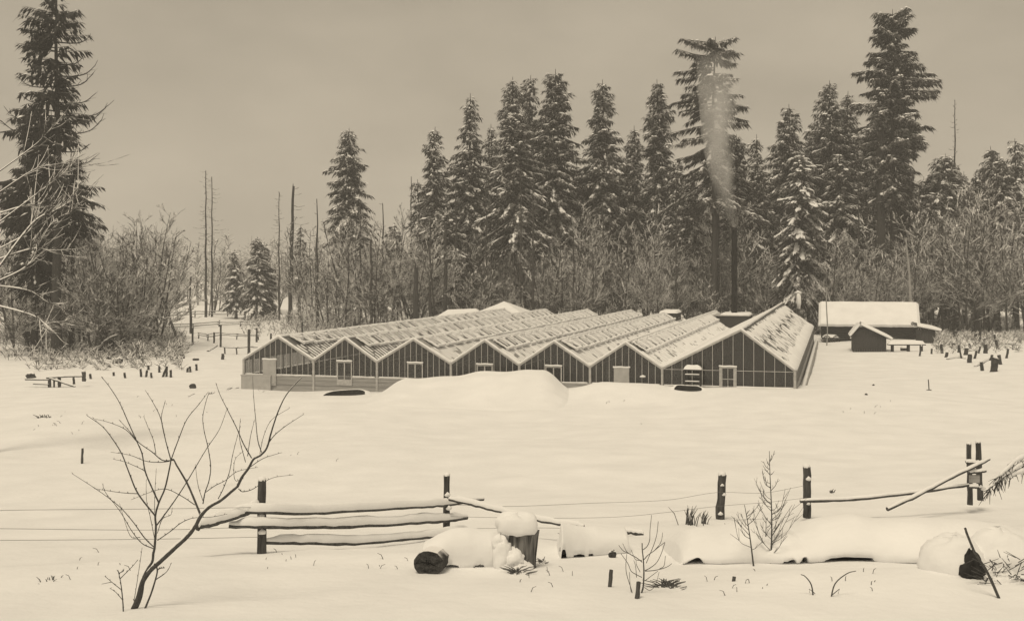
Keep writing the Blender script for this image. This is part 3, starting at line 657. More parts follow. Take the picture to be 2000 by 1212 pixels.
    if SV:
        SV = np.concatenate(SV); k = len(SV); idx = np.arange(k)[:, None] * 5
        sn.add(SV.reshape(-1, 3), tris=np.concatenate([idx + np.array([[a, b, 4]]) for a, b in ((0, 3), (3, 2), (2, 1), (1, 0))])); out.append(sn.mesh('snow_load', 'snow'))
    return out
def zone(px):
    for lim, txt in ((660, 'above the first bay'), (790, 'above the second bay'), (920, 'left of the pyramid-roofed house'), (1040, 'behind the pyramid-roofed house'), (1160, 'under the tall central firs'), (1290, 'under the slim tall firs'), (1420, 'under the scraggly fir'), (1530, 'around the iron chimney'), (1620, 'behind the large bay'), (1720, 'behind the left half of the barn'), (1810, 'behind the right half of the barn'), (1900, 'above the right clearing')):
        if px < lim: return txt
    return 'at the right margin'
def place_tree(name, meshes, loc, rz, label, group=None, sc=(1, 1, 1), part_names=('trunk', 'foliage', 'snow_load'), cat='tree'):
    o = empty(name, tuple(loc), rz, label, cat, group); o.scale = sc
    for nm, me in zip(part_names, meshes):
        c = bpy.data.objects.new(nm, me); COL.objects.link(c); c.parent = o
        if nm in ('snow_load', 'foliage', 'crown'): c['kind'] = 'stuff'
    return o
def conifer(px, top, Y, wpx, bot, label, seed, **kw):
    """top of the crown and foot of the foliage are heights on the photograph, wpx its half width"""
    p = onY(px, Y); H = CAMZ + (HORIZ - top) * Y / F - p[2]; zb = CAMZ + (HORIZ - bot) * Y / F - p[2]
    cb = min(.75, max(.06, zb / H)); ms = conifer_mesh(seed, H, cb, wpx * 1.38 * Y / F, **kw)
    return place_tree('conifer', ms, p, 0, label, 'tall conifers in the wood')
C = conifer
C(683, 250, 175, 46, 478, 'lone snowy fir with a bare lower trunk, left of the main wood', 11, droop=.55, gap=.35, snow=.55, power=.8)
C(850, 248, 160, 27, 470, 'narrow dark spire fir at the left end of the tall wood', 12, droop=.35, gap=.3, snow=.45, power=.45)
C(917, 182, 165, 44, 470, 'pointed snowy fir second in the tall row from the left', 13, droop=.6, gap=.3, snow=.5, power=.9)
C(958, 242, 178, 26, 440, 'short fir tip between two taller snowy firs', 14, droop=.4, gap=.25, snow=.3, power=.8)
C(1003, 150, 176, 38, 430, 'tall fir crown behind, left of a twin top', 15, droop=.4, gap=.3, snow=.25, power=.6)
C(1036, 147, 180, 36, 430, 'tall fir crown behind, right of a twin top', 16, droop=.4, gap=.3, snow=.2, power=.65)
C(1008, 215, 158, 62, 465, 'broad snow-laden fir in front of the twin tops', 17, droop=.6, gap=.25, snow=.8, power=.75)
C(1083, 135, 166, 60, 455, 'tallest dark broad fir in the centre of the wood', 18, droop=.45, gap=.2, snow=.35, power=.62, nfol=1.2)
C(1176, 155, 168, 42, 460, 'tall tapering fir right of the broad central fir', 19, droop=.5, gap=.25, snow=.45, power=.65)
C(1237, 245, 172, 26, 450, 'short dark fir between two tall tapering firs', 20, droop=.4, gap=.25, snow=.3, power=.7)
C(1285, 155, 170, 35, 460, 'slim tall fir left of the smoke plume', 21, droop=.45, gap=.3, snow=.4, power=.5)
C(1322, 310, 162, 36, 500, 'low snowy fir at the foot of the slim tall fir', 22, droop=.5, gap=.25, snow=.5, power=.8)
C(1395, 72, 152, 58, 400, 'scraggly old fir with flat broken top rising through the smoke', 23, droop=.42, gap=.7, snow=.2, power=.30, whorl=.46, per=6, nfol=1.7, one_side=-.2)
C(1440, 262, 158, 40, 470, 'snowy fir right behind the smoke plume', 24, droop=.55, gap=.3, snow=.8, power=.7)
C(1352, 335, 160, 34, 500, 'low fir in front of the scraggly fir', 25, droop=.5, gap=.25, snow=.45, power=.8)
C(1540, 203, 168, 58, 470, 'pyramid-shaped snowy fir right of the chimney', 26, droop=.5, gap=.25, snow=.45, power=.75)
C(1563, 300, 148, 56, 575, 'weeping snow-loaded fir with long drooping boughs behind the large bay', 27, droop=.95, gap=.2, snow=1.5, power=.7)
C(1622, 157, 170, 46, 480, 'tall double-topped fir, left top', 28, droop=.4, gap=.3, snow=.35, power=.6)
C(1657, 178, 171, 44, 480, 'tall double-topped fir, right top', 29, droop=.4, gap=.3, snow=.35, power=.6)
C(1642, 300, 158, 62, 560, 'broad snowy fir under the double-topped pair', 30, droop=.6, gap=.2, snow=.7, power=.7)
C(1745, 18, 155, 43, 405, 'giant dark old fir with ragged crown and thick trunk', 31, droop=.38, gap=.75, snow=.4, power=.14, nfol=2.0, per=9, whorl=.36)
C(1775, 330, 160, 44, 560, 'snowy fir leaning in at the foot of the giant fir', 32, droop=.6, gap=.3, snow=.7, power=.7)
C(1845, 300, 158, 44, 470, 'rounded snowy fir right of the giant fir', 33, droop=.6, gap=.25, snow=.8, power=.6)
C(1912, 330, 162, 36, 500, 'small fir near the right edge of the wood', 34, droop=.5, gap=.3, snow=.4, power=.8)
C(1952, 305, 155, 50, 560, 'dark fir at the right edge of the wood', 35, droop=.5, gap=.25, snow=.4, power=.7)
C(1700, 380, 166, 46, 580, 'dark fir behind the barn roof, below the giant fir', 36, droop=.55, gap=.2, snow=.5, power=.7)
C(112, -35, 112, 60, 420, 'giant old fir towering at the left edge with long bare side boughs', 41, droop=.22, gap=.9, snow=.06, power=.36, nfol=.95, per=7, whorl=.45, one_side=-.2)
lf = [o for o in COL.objects if o.get('label', '').startswith('giant old fir towering')][0]; g_ = np.random.default_rng(77); m_ = MB()
for py, ln in ((62, 60), (105, 50), (128, 80), (148, 78), (180, 70), (205, 95), (220, 90), (240, 105), (275, 60), (300, 70), (345, 62), (380, 55)):
    for a in (g_.uniform(-.35, .35), math.pi + g_.uniform(-.4, .4)):
        if a > 1 and g_.random() < .5: continue
        q = 112 / F; z = (HORIZ - py) * q + CAMZ - lf.location.z - 1.0; L = ln * q; c_, s_ = math.cos(a), math.sin(a); A_ = np.array([0, 0, z]); Q = smooth_path([A_, A_ + np.array([c_ * L * .4, s_ * L * .4, -.02 * L]), A_ + np.array([c_ * L * .75, s_ * L * .75, .03 * L]), A_ + np.array([c_ * L, s_ * L, .22 * L])], 4); m_.tube(Q, np.linspace(.09, .03, len(Q)), 4, cap=False)
        for j in range(5, len(Q), 1):
            d = np.array([c_ * g_.uniform(.2, 1), s_ + g_.uniform(-.8, .8), g_.uniform(-.1, .8)]) * L * .16; m_.tube([Q[j], Q[j] + d], [.035, .02], 3, cap=False)
m_.build('bare_boughs', 'bark', lf)
C(70, 200, 118, 62, 560, 'dark fir half hidden behind the giant left fir', 42, droop=.4, gap=.2, snow=.15, power=.6)
C(140, 300, 122, 38, 470, 'shorter dark fir right of the giant left fir', 43, droop=.4, gap=.3, snow=.15, power=.6)
C(503, 462, 190, 30, 603, 'small snow-laden spruce at the far field edge', 44, droop=.6, gap=.1, snow=1.8, power=.75)
C(518, 472, 194, 22, 600, 'small snowy spruce just behind the snow-laden one', 45, droop=.5, gap=.15, snow=1.4, power=.75)
C(460, 487, 196, 18, 600, 'little snowy spruce left of the snow-laden one', 46, droop=.5, gap=.15, snow=1.2, power=.75)
C(770, 435, 168, 24, 540, 'young snow-dusted fir between the lone fir and the tall wood', 47, droop=.6, gap=.25, snow=.9, power=.8)
C(586, 440, 182, 16, 560, 'thin young fir beside the tall black snag', 48, droop=.5, gap=.4, snow=.6, power=.8)
C(817, 350, 172, 16, 470, 'sparse thin fir beside the dead spire', 49, droop=.3, gap=.6, snow=.25, power=.4)
C(208, 600, 118, 20, 700, 'young snow-dusted fir under the left thicket', 50, droop=.5, gap=.2, snow=.9, power=.8)
C(880, 405, 158, 40, 540, 'low snowy fir at the foot of the pointed fir', 51, droop=.6, gap=.25, snow=.7, power=.8)
C(1130, 340, 174, 46, 520, 'dark fir filling the gap right of the central fir', 52, droop=.5, gap=.2, snow=.3, power=.7)
C(1485, 330, 160, 36, 540, 'dark fir behind the chimney', 53, droop=.5, gap=.2, snow=.35, power=.7)
C(1480, 262, 172, 34, 500, 'dark fir tip between the smoke and the pyramid-shaped fir', 54, droop=.5, gap=.3, snow=.3, power=.7)
C(1592, 232, 176, 36, 500, 'dark fir tip between the pyramid-shaped fir and the double top', 55, droop=.5, gap=.3, snow=.3, power=.7)
C(1696, 250, 174, 34, 500, 'dark fir tip left of the giant bole', 56, droop=.5, gap=.3, snow=.3, power=.7)
C(1805, 345, 168, 36, 520, 'low dark fir right of the giant bole', 57, droop=.5, gap=.3, snow=.4, power=.7)
C(1880, 352, 170, 36, 520, 'low dark fir right of the rounded snowy fir', 58, droop=.5, gap=.3, snow=.4, power=.7)
C(1935, 285, 166, 40, 520, 'tall fir second from the right margin of the wood', 60, droop=.6, gap=.35, snow=.6, power=.6)
C(1985, 270, 160, 46, 540, 'tall fir on the right margin of the wood', 61, droop=.6, gap=.35, snow=.6, power=.6)
C(1868, 318, 172, 36, 520, 'grey fir just right of the dead spire', 62, droop=.55, gap=.3, snow=.5, power=.65)
C(1820, 372, 156, 34, 560, 'young snowy fir behind the lean-to', 63, droop=.6, gap=.3, snow=.8, power=.7)
C(1210, 300, 178, 34, 500, 'low dark fir behind the tall tapering fir', 59, droop=.5, gap=.3, snow=.3, power=.7)
# darker second row that closes the wood
back = [conifer_mesh(200 + k, 24 + 2 * k, .12, 3.4 + .2 * k, droop=.5, gap=.2, snow=.25, power=.7, nfol=.9) for k in range(4)]
r_ = random.Random(12)
for k in range(34):
    px = 830 + k * 35 + r_.uniform(-10, 10); Y = r_.uniform(186, 205); p = onY(px, Y); me = back[k % 4]; Hm = 24 + 2 * (k % 4)
    top = r_.uniform(315, 385); H = CAMZ + (HORIZ - top) * Y / F; s = H / Hm
    place_tree('conifer', me, p, r_.uniform(0, 6), 'dark fir in the second row ' + zone(px), 'second row of firs', (s, s, s))

def bare_mesh(seed, H, stems=1, spread=.5, nb=15, twig=.022, crown=.35, thick=1.0, up=.9, long=1.0):
    g_ = random.Random(seed); tk = MB(); cr = MB()
    def limb(P0, d, L, r, n, wob):
        P = [np.array(P0)]; d = np.array(d, float)
        for k in range(n):
            d = d + np.array([g_.uniform(-wob, wob), g_.uniform(-wob, wob), g_.uniform(-wob, wob) + .04]); d /= np.linalg.norm(d); P.append(P[-1] + d * L / n)
        return np.array(P)
    for s_ in range(stems):
        a0 = g_.uniform(0, 6.28); tilt = g_.uniform(.0, .12) if stems == 1 else g_.uniform(.08, .4)
        hh = H * g_.uniform(.75, 1) if stems > 1 else H
        T = limb((g_.uniform(-.2, .2) * (stems > 1), g_.uniform(-.2, .2) * (stems > 1), -.4), (math.cos(a0) * tilt, math.sin(a0) * tilt, 1), hh, .1, 9, .07)
        r0 = .008 * hh * thick + .03; tk.tube(T, np.linspace(r0, .025, 10), 6, rough=.08)
        for b in range(nb):
            f = crown + (1 - crown) * (b + g_.random()) / nb; z = f * 9; i = min(8, int(z)); P0 = T[i] + (T[i + 1] - T[i]) * (z - i)
            az = b * 2.4 + g_.uniform(-.6, .6); L = hh * long * (.34 * (1.08 - f) + .07) * g_.uniform(.7, 1.3); e = up * g_.uniform(.55, 1.2) * (.5 + .7 * f)
            B = limb(P0, (math.cos(az), math.sin(az), e), L, 0, 6, .16); rb = max(twig * 1.25, r0 * .42 * (1.05 - f))
            cr.tube(B, np.linspace(rb, twig, 7), 4, cap=False)
            for c_ in range(max(5, int(L * 3.2))):
                ff = g_.uniform(.2, 1); zz_ = ff * 6; i2 = min(5, int(zz_)); Q0 = B[i2] + (B[i2 + 1] - B[i2]) * (zz_ - i2); dd = B[i2 + 1] - B[i2]; dd = dd / np.linalg.norm(dd)
                d2 = dd + np.array([g_.uniform(-1, 1), g_.uniform(-1, 1), g_.uniform(-.4, .8)]) * .8; l2 = L * g_.uniform(.25, .5) * (1.2 - .6 * ff)
                Tw = limb(Q0, d2 / np.linalg.norm(d2), l2, 0, 3, .2); cr.tube(Tw, np.linspace(twig, twig * .7, 4), 4, cap=False)
                for e_ in range(max(3, int(l2 * 3.6))):
                    ff2 = g_.uniform(.15, 1); z3 = ff2 * 3; i3 = min(2, int(z3)); R0 = Tw[i3] + (Tw[i3 + 1] - Tw[i3]) * (z3 - i3); d3 = (Tw[i3 + 1] - Tw[i3]); d3 = d3 / np.linalg.norm(d3) + np.array([g_.uniform(-1, 1), g_.uniform(-1, 1), g_.uniform(-.5, .7)]) * .8
                    d3 /= np.linalg.norm(d3); l3 = l2 * g_.uniform(.25, .6); Z = np.array([R0, R0 + d3 * l3 * .5 + np.array([0, 0, .02]), R0 + d3 * l3]); cr.tube(Z, [twig * .8, twig * .65, twig * .5], 3, cap=False)
    return tk.mesh('trunk', 'bark'), cr.mesh('crown', 'branch')
alder = [bare_mesh(300 + k, 14 + k, 1, nb=20, twig=.024, crown=.18 + .05 * (k % 3)) for k in range(5)]
bushy = [bare_mesh(320 + k, 9 + k, 3, nb=12, twig=.026, crown=.15, up=.7) for k in range(4)]
AH = [14 + k for k in range(5)]; BH = [9 + k for k in range(4)]
def bare(px, Y, top, kind, k, label, group, rz):
    p = onY(px, Y); H = CAMZ + (HORIZ - top) * Y / F - p[2]; me, h0 = (alder[k % 5], AH[k % 5]) if kind == 0 else (bushy[k % 4], BH[k % 4]); s = H / h0
    place_tree('bare_tree', me, p, rz, label, group, (s * r_.uniform(.85, 1.15), s * r_.uniform(.85, 1.15), s), ('trunk', 'crown'))
r_ = random.Random(5)
for k in range(80):          # behind the greenhouse, front rank
    px = 600 + k * 12.6 + r_.uniform(-8, 8); Y = r_.uniform(149, 163); top = r_.uniform(400, 545)
    bare(px, Y, top, k % 2, r_.randrange(20), 'snow-dusted bare alder in the front thicket ' + zone(px), 'bare alders behind the greenhouse', r_.uniform(0, 6.28))
for k in range(60):
    px = 840 + k * 18.7 + r_.uniform(-12, 12); Y = r_.uniform(160, 184); top = r_.uniform(375, 470)
    bare(px, Y, top, 0, r_.randrange(20), 'tall bare alder deep among fir trunks ' + zone(px), 'bare alders inside the wood', r_.uniform(0, 6.28))
for k in range(34):
    px = 1600 + k * 12 + r_.uniform(-8, 8); Y = r_.uniform(142, 156); top = r_.uniform(400, 520) if px < 1820 else r_.uniform(350, 480)
    bare(px, Y, top, k % 3 == 0, r_.randrange(20), 'snow-dusted bare alder of the barn wood ' + zone(px), 'bare alders behind the barn', r_.uniform(0, 6.28))
for k in range(80):          # left thicket
    px = 10 + (k % 20) * 16 + r_.uniform(-8, 8); Y = r_.uniform(112, 150) if k < 44 else r_.uniform(150, 190); top = r_.uniform(425, 520) if px < 340 else r_.uniform(480, 560)
    bare(px, Y, top, k % 2, r_.randrange(20), ('nearer' if Y < 150 else 'farther') + ' bare tangled tree in the left thicket ' + ('left of the giant fir' if px < 90 else 'just right of the giant fir' if px < 190 else 'behind the charred stakes' if px < 290 else 'at the field corner'), 'bare trees of the left thicket', r_.uniform(0, 6.28))
for k in range(30):
    px = 400 + k * 15 + r_.uniform(-8, 8); Y = r_.uniform(205, 235); top = r_.uniform(455, 540)
    bare(px, Y, top, k % 2, r_.randrange(20), 'bare tree beyond the field ' + ('around the twin dead spires' if px < 450 else 'around the small spruces' if px < 550 else 'around the black snag' if px < 630 else 'under the lone fir' if px < 730 else 'left of the tall wood'), 'bare trees beyond the field', r_.uniform(0, 6.28))
bare(300, 128, 405, 0, 2, 'tall dark-crowned bare tree rising above the left thicket', None, 1.0)
bare(265, 130, 420, 0, 3, 'bare tree just left of the tall dark-crowned one', None, 2.0)
bare(592, 137, 560, 1, 1, 'low spreading bare tree with snowy limbs behind the first bay', None, .5)
bare(930, 150, 500, 1, 2, 'bare spreading tree just behind the pyramid roof', None, .5)
bare(1395, 138, 540, 1, 0, 'bushy bare tree just left of the chimney foot', None, 1.5)
# far-off wood: one grey mass beyond everything
fw = MB(); g_ = np.random.default_rng(9)
for k in range(420):
    Y = g_.uniform(260, 420); px = g_.uniform(-150, 2150); x = (px - 1000) * Y / F; H = g_.uniform(10, 20) + (6 if px > 850 else 0)
    fw.tube([(x, Y, -.3), (x + g_.uniform(-.5, .5), Y, H * .6), (x + g_.uniform(-1, 1), Y, H)], [.22, .14, .04], 4, cap=False)
    nb = 34; z0 = g_.uniform(.12, .9, nb) * H; a = g_.uniform(0, 6.28, nb); l = (H - z0) * .32 + .8
    for q in range(nb):
        A_ = np.array([x, Y, z0[q]]); B_ = A_ + np.array([math.cos(a[q]) * l[q], math.sin(a[q]) * l[q], l[q] * g_.uniform(.2, .9)])
        fw.tube([A_, (A_ + B_) / 2 + g_.uniform(-.2, .2, 3), B_], [.09, .07, .04], 3, cap=False)
o = fw.build('distant_wood', 'branch'); tag(o, 'grey mass of bare trees far beyond the field', 'wood', kind='stuff')

# dead snags
def snag(px, top, Y, r0, label, nb=0, bl=1.2, seed=0, side=0, bare_from=.3, mat='bark', lean=0, r1=.1, jag=True):
    p = onY(px, Y); H = CAMZ + (HORIZ - top) * Y / F - p[2]; g_ = np.random.default_rng(seed); o = empty('dead_snag', tuple(p), 0, label, 'snag')
    z = np.linspace(-.4, H, 12); P = np.stack([lean * z / H + .06 * np.sin(z), .05 * np.cos(z * .8), z], -1); m_ = MB(); m_.tube(P, np.linspace(r0, r1, 12), 8, rough=.1, rs=g_)
    if jag: m_.tube([P[-1] + np.array([-r1 * .5, 0, -.1]), P[-1] + np.array([-r1 * .4, 0, r1 * 2.5])], [r1 * .6, .02], 5)
    m_.build('trunk', mat, o)
    if nb:
        m_ = MB()
        for k in range(nb):
            zz_ = H * (bare_from + (1 - bare_from) * (k + g_.random()) / nb); a = g_.uniform(0, 6.28) if not side else g_.uniform(-.9, .9); L = bl * g_.uniform(.4, 1.2) * (1.1 - .7 * (zz_ / H - bare_from) / (1 - bare_from))
            c_, s_ = math.cos(a), math.sin(a); A_ = np.array([np.interp(zz_, z, P[:, 0]), 0, zz_]); m_.tube(smooth_path([A_, A_ + np.array([c_ * L * .5, s_ * L * .5, -.12 * L]), A_ + np.array([c_ * L, s_ * L, -.05 * L + .1])], 3), np.linspace(.05, .025, 7), 4, cap=False)
        m_.build('branches', 'branch', o)['kind'] = 'stuff'
    return o
snag(402, 333, 200, .25, 'left and taller of the twin dead spires above the far field', 46, 2.4, 1, bare_from=.45, r1=.06, jag=False)
snag(414, 345, 203, .21, 'right and shorter of the twin dead spires above the far field', 40, 2.4, 2, bare_from=.45, r1=.06, jag=False)
snag(545, 375, 186, .17, 'grey dead spire with fine twigs left of the black snag', 50, 1.6, 3, bare_from=.3, r1=.05, jag=False)
snag(566, 364, 170, .33, 'tall black snag with broken top and boughs on one side', 14, 3.2, 4, side=1, bare_from=.35, r1=.17, lean=.5)
snag(803, 345, 174, .26, 'bare dead spire left of the narrow dark fir', 12, 1.0, 5, bare_from=.4, r1=.04, jag=False)
snag(812, 522, 140, .38, 'short thick charred snag rising behind the greenhouse roofs', 0, 1, 6, r1=.24, mat='log_end')
snag(1865, 195, 165, .32, 'needle-thin dead spire above the wood on the right', 26, .9, 7, bare_from=.7, r1=.04, jag=False)
snag(1785, 465, 138, .2, 'pale leaning dead pole behind the right end of the barn', 0, 1, 8, r1=.09, lean=-.9, mat='boards', jag=False)
snag(695, 632, 138, .45, 'snow-topped black stump just behind the greenhouse roof', 0, 1, 9, r1=.36, mat='log_end')
snag(1615, 560, 125, .07, 'thin upright pole at the far corner of the large bay', 0, 1, 10, r1=.06, mat='boards', jag=False)
for k, (px, top, Y, r0) in enumerate([(725, 470, 150, .2), (870, 440, 150, .28), (1395, 330, 151, .4), (372 // 1, 540, 150, .18), (1190, 440, 160, .25), (1840, 430, 148, .2), (1905, 430, 146, .22), (1720, 250, 154, .75)]):
    lab = ['thin dark trunk behind the second bay ridge', 'straight dark trunk left of the spreading bare tree', 'thick dark fir bole under the scraggly fir', 'slim dark trunk at the field corner', 'dark trunk in the middle of the thicket', 'bare trunk right of the barn', 'bare trunk near the right wood edge', 'massive bole under the giant ragged fir'][k]
    snag(px, top, Y, r0, lab, 8, 1.5, 20 + k, r1=r0 * .6, jag=False)
for k in range(22):
    px = 640 + k * 60 + r_.uniform(-22, 22); Y = r_.uniform(147, 158); snag(px, r_.uniform(330, 470), Y, r_.uniform(.13, .26), ('near' if Y < 152 else 'far') + ' slender dark trunk in the thicket ' + zone(px), 7, 1.3, 300 + k, r1=.05, jag=False, bare_from=.35)['group'] = 'slender trunks in the thicket'
# brush at the wood edge
br = MB(); g_ = np.random.default_rng(21)
for k in range(3900):
    if k >= 3500: px = g_.uniform(1825, 2000); Y = 112 + 30 * g_.random() ** .7
    elif k >= 3300: px = g_.uniform(60, 360); Y = g_.uniform(96, 112)
    elif k >= 2900: px = g_.uniform(240, 360); Y = g_.uniform(108, 140)
    elif k >= 2600: px = g_.uniform(480, 700); Y = g_.uniform(142, 200)
    elif k < 1700: px = g_.uniform(560, 1990); Y = g_.uniform(146, 166)
    else: px = g_.uniform(0, 335); Y = 150 - 44 * g_.random() ** 1.8
    x = (px - 1000) * Y / F; z = float(ground(x, Y)); h = g_.uniform(.4, 3.0) * (.18 if k >= 3300 else .55 if k >= 1700 else 1); a = g_.uniform(0, 6.28); t = g_.uniform(.2, 1.3)
    d = np.array([math.cos(a) * t, math.sin(a) * t, 1.]) * h
    br.tube([np.array([x, Y, z - .1]), np.array([x, Y, z]) + d * .55 + g_.uniform(-.15, .15, 3), np.array([x, Y, z]) + d * np.array([1.25, 1.25, .92])], [.032, .026, .016], 4, cap=False)
    for q in range(6):
        s = g_.uniform(.3, .9); A_ = np.array([x, Y, z]) + d * s; br.tube([A_, A_ + np.array([g_.uniform(-.6, .6), g_.uniform(-.6, .6), g_.uniform(-.1, .6)])], [.025, .015], 3, cap=False)
o = br.build('underbrush', 'branch'); tag(o, 'snowy tangled brush along the foot of the wood', 'brush', kind='stuff')

# ================================================================== left field: fences, stakes, logs
def rough_post(parent, base, top, r, name='post', seed=0, cap=True, mat='wood', n=6):
    base = np.asarray(base, float); top = np.asarray(top, float); g_ = np.random.default_rng(seed); k = 7
    s = np.linspace(0, 1, k); P = base + (top - base) * s[:, None] + g_.normal(0, r * .06, (k, 3)) * np.array([1, 1, 0])
    m_ = MB(); m_.tube(P, r * (1.08 - .16 * s) , n, rough=.16, rs=g_); o = m_.build(name, mat, parent)
    if cap:
        h = r * .8; a = np.linspace(0, 2 * math.pi, 9)[:-1]
        R = [np.stack([top[0] + r * q * np.cos(a), top[1] + r * q * np.sin(a), top[2] + z + 0 * a], -1) for q, z in ((.9, -.02), (1.0, h * .3), (.8, h * .75), (.3, h))]
        m_ = MB(); m_.grid(np.stack(R), True); m_.add(R[-1], tris=[[0, i, i + 1] for i in range(1, 7)]); m_.build('snow_cap', 'snow', o, smooth=True)
    return o
def rail(parent, P, r, snow_h=.12, name='rail', seed=0, mat='rail', n=6, sub=6, r_end=None):
    g_ = np.random.default_rng(seed); Q = smooth_path(P, sub); k = len(Q); m_ = MB(); rr = np.linspace(r, r_end or r * .85, k)
    Q = Q + g_.normal(0, r * .10, Q.shape); m_.tube(Q, rr, n, rough=.14, rs=g_); o = m_.build(name, mat, parent)
    if snow_h:
        T, A, B = frames(Q); hor = np.stack([A[:, 0], A[:, 1], 0 * A[:, 2]], -1); hor /= np.linalg.norm(hor, axis=1)[:, None] + 1e-9
        e = np.minimum(np.linspace(0, 1, k), np.linspace(1, 0, k)); hh = snow_h * np.clip(e * 14, .3, 1) * (1 + .3 * vnoise(np.linspace(0, 1, k) * 8, np.zeros(k) + seed, seed) + .2 * vnoise(np.linspace(0, 1, k) * 25, np.zeros(k), seed))
        w = rr * (1.0 + .25 * vnoise(np.linspace(0, 1, k) * 14, np.zeros(k) + seed, 4))
        up = np.array([0, 0, 1.]); sec = [(-.85, .25, 0), (-1.05, .45, .30), (-.7, .6, .85), (0, .6, 1.0), (.7, .6, .85), (1.05, .45, .30), (.85, .25, 0)]
        Vt = np.stack([Q + hor * (w * a)[:, None] + up * (rr * b + hh * c)[:, None] for a, b, c in sec], 1)
        m_ = MB(); m_.grid(Vt); n0 = len(sec)
        for row in (0, k - 1): m_.add(Vt[row], tris=[[0, i, i + 1] for i in range(1, n0 - 1)])
        m_.build('snow', 'snow', o, smooth=True)
    return o
def field_fence(label, pts, h, rails, r=.07, seed=0, cat='fence', group=None, snow=.08, jitter=.1):
    B = [GP(*p) for p in pts]; o = empty('field_fence', tuple(B[0]), 0, label, cat, group); B = [b - B[0] for b in B]; r_ = random.Random(seed); z0 = np.array([0, 0, 1.])
    for i, b in enumerate(B): rough_post(o, b - z0 * .3, b + z0 * h * r_.uniform(.85, 1.15) + np.array([r_.uniform(-jitter, jitter), 0, 0]), r, seed=seed + i)
    for i in range(len(B) - 1):
        for f in rails:
            a, c = B[i] + z0 * h * f, B[i + 1] + z0 * h * (f + r_.uniform(-.08, .08)); d = (c - a); d /= np.linalg.norm(d)
            rail(o, [a - d * .25 + np.array([0, -.08, 0]), (a + c) / 2 + np.array([0, -.08, r_.uniform(-.06, .04)]), c + d * .25 + np.array([0, -.08, 0])], r * .75, snow, seed=seed + 7 * i + int(f * 10), sub=4)
    return o
field_fence('long rail fence across the back of the far field', [(285, 625), (347, 621), (381, 619), (413, 619), (445, 618), (478, 619), (508, 621)], 1.15, (.45, .85), .09, 1)
field_fence('zigzag rail fence in the middle of the far field', [(330, 642), (378, 641), (428, 638), (470, 637), (505, 638)], .8, (.4, .8), .10, 2)
field_fence('broken low fence left of the greenhouse roof', [(388, 661), (406, 665), (432, 661), (462, 663), (505, 664)], .8, (.55, .85), .07, 3)
field_fence('single-rail fence nearest the greenhouse left side', [(440, 691), (463, 692), (488, 690), (512, 690)], .75, (.9,), .07, 4)
for k, (a, b, t, lab) in enumerate([(486, 692, 643, 'thick dark stake left of the greenhouse roof'), (501, 668, 640, 'slim dark stake beside the thick one in the field'), (431, 678, 634, 'tall thin stake in the middle of the field'), (418, 670, 649, 'knob-topped thin stake in the field'), (376, 673, 640, 'crooked stake at the left field corner'), (529, 666, 651, 'short stake near the first greenhouse ridge'),
      (160, 905, 874, 'lone short stake in the open snow at lower left'), (435, 702, 690, 'squat dark post left of the greenhouse corner')]):
    p = GP(a, b); h = (b - t) * p[1] / F; o = empty('stake', tuple(p), 0, lab, 'stake'); rough_post(o, (0, 0, -.3), (.02, 0, h), max(.045, (3.0 if k in (0, 7) else 2.0) * p[1] / F * (1 if p[1] > 60 else .9)), 'shaft', seed=40 + k)
for k, (a, b, t, ln) in enumerate([(276, 737, 721, .1), (284, 737, 724, -.25), (290, 722, 713, 0), (296, 738, 728, .1), (316, 737, 716, -.5), (325, 736, 718, -.05), (334, 737, 722, .05), (311, 728, 716, 0), (384, 724, 711, .05), (372, 727, 716, .1), (366, 727, 718, -.1), (222, 735, 728, 0), (245, 739, 728, .2), (360, 700, 692, .3), (145, 750, 736, .1), (178, 740, 730, .2)]):
    p = GP(a, b); h = (b - t) * p[1] / F; o = empty('charred_stump', tuple(p), 0, ['slim charred stake', 'leaning charred stake', 'small charred stub', 'short charred stub'][k % 4] +  ' in the left clearing, ' + ['far left of its cluster', 'beside the leftmost', 'behind the cluster', 'low in the cluster', 'tilted hard right', 'in the cluster middle', 'at the cluster right end', 'short and behind the tilted one', 'lone on the right', 'left of the lone right one', 'thin, near the lone right one', 'alone between fence and cluster', 'bent, nearer the fence', 'far back by the field corner', 'under the near fence rail', 'at the fence end'][k], 'stump', 'charred stakes in the left clearing')
    rough_post(o, (0, 0, -.2), (-ln * h, 0, h), 2.3 * p[1] / F, 'shaft', seed=60 + k, cap=(k % 2 == 0), mat='log_end')
# near-left broken rail fence
ff = GP(96, 757); ff0 = ff.copy(); o = empty('broken_fence', tuple(ff), 0, 'broken rail fence with a slanting brace at the left edge', 'fence')
q = ff[1] / F
def fp(px, py, dy=0): return np.array([(px - 96) * q, dy, (757 - py) * q])
for k, (a, b, t, r) in enumerate([(97, 759, 736, 3.0), (116, 759, 737, 3.2), (106, 755, 738, 1.8), (164, 740, 726, 4.0)]): rough_post(o, fp(a, b + 5), fp(a - .5, t), r * q, seed=80 + k)
for k, (P, r) in enumerate([([(50, 741), (98, 742)], 1.8), ([(92, 738), (130, 736), (162, 735)], 2.0), ([(98, 739), (125, 748), (148, 756)], 2.0), ([(66, 750), (96, 751)], 1.5), ([(50, 757), (75, 764)], 1.6), ([(78, 758), (96, 760)], 1.5)]):
    rail(o, [fp(a, b, -.12) for a, b in P], r * q, .07, seed=90 + k, sub=5)
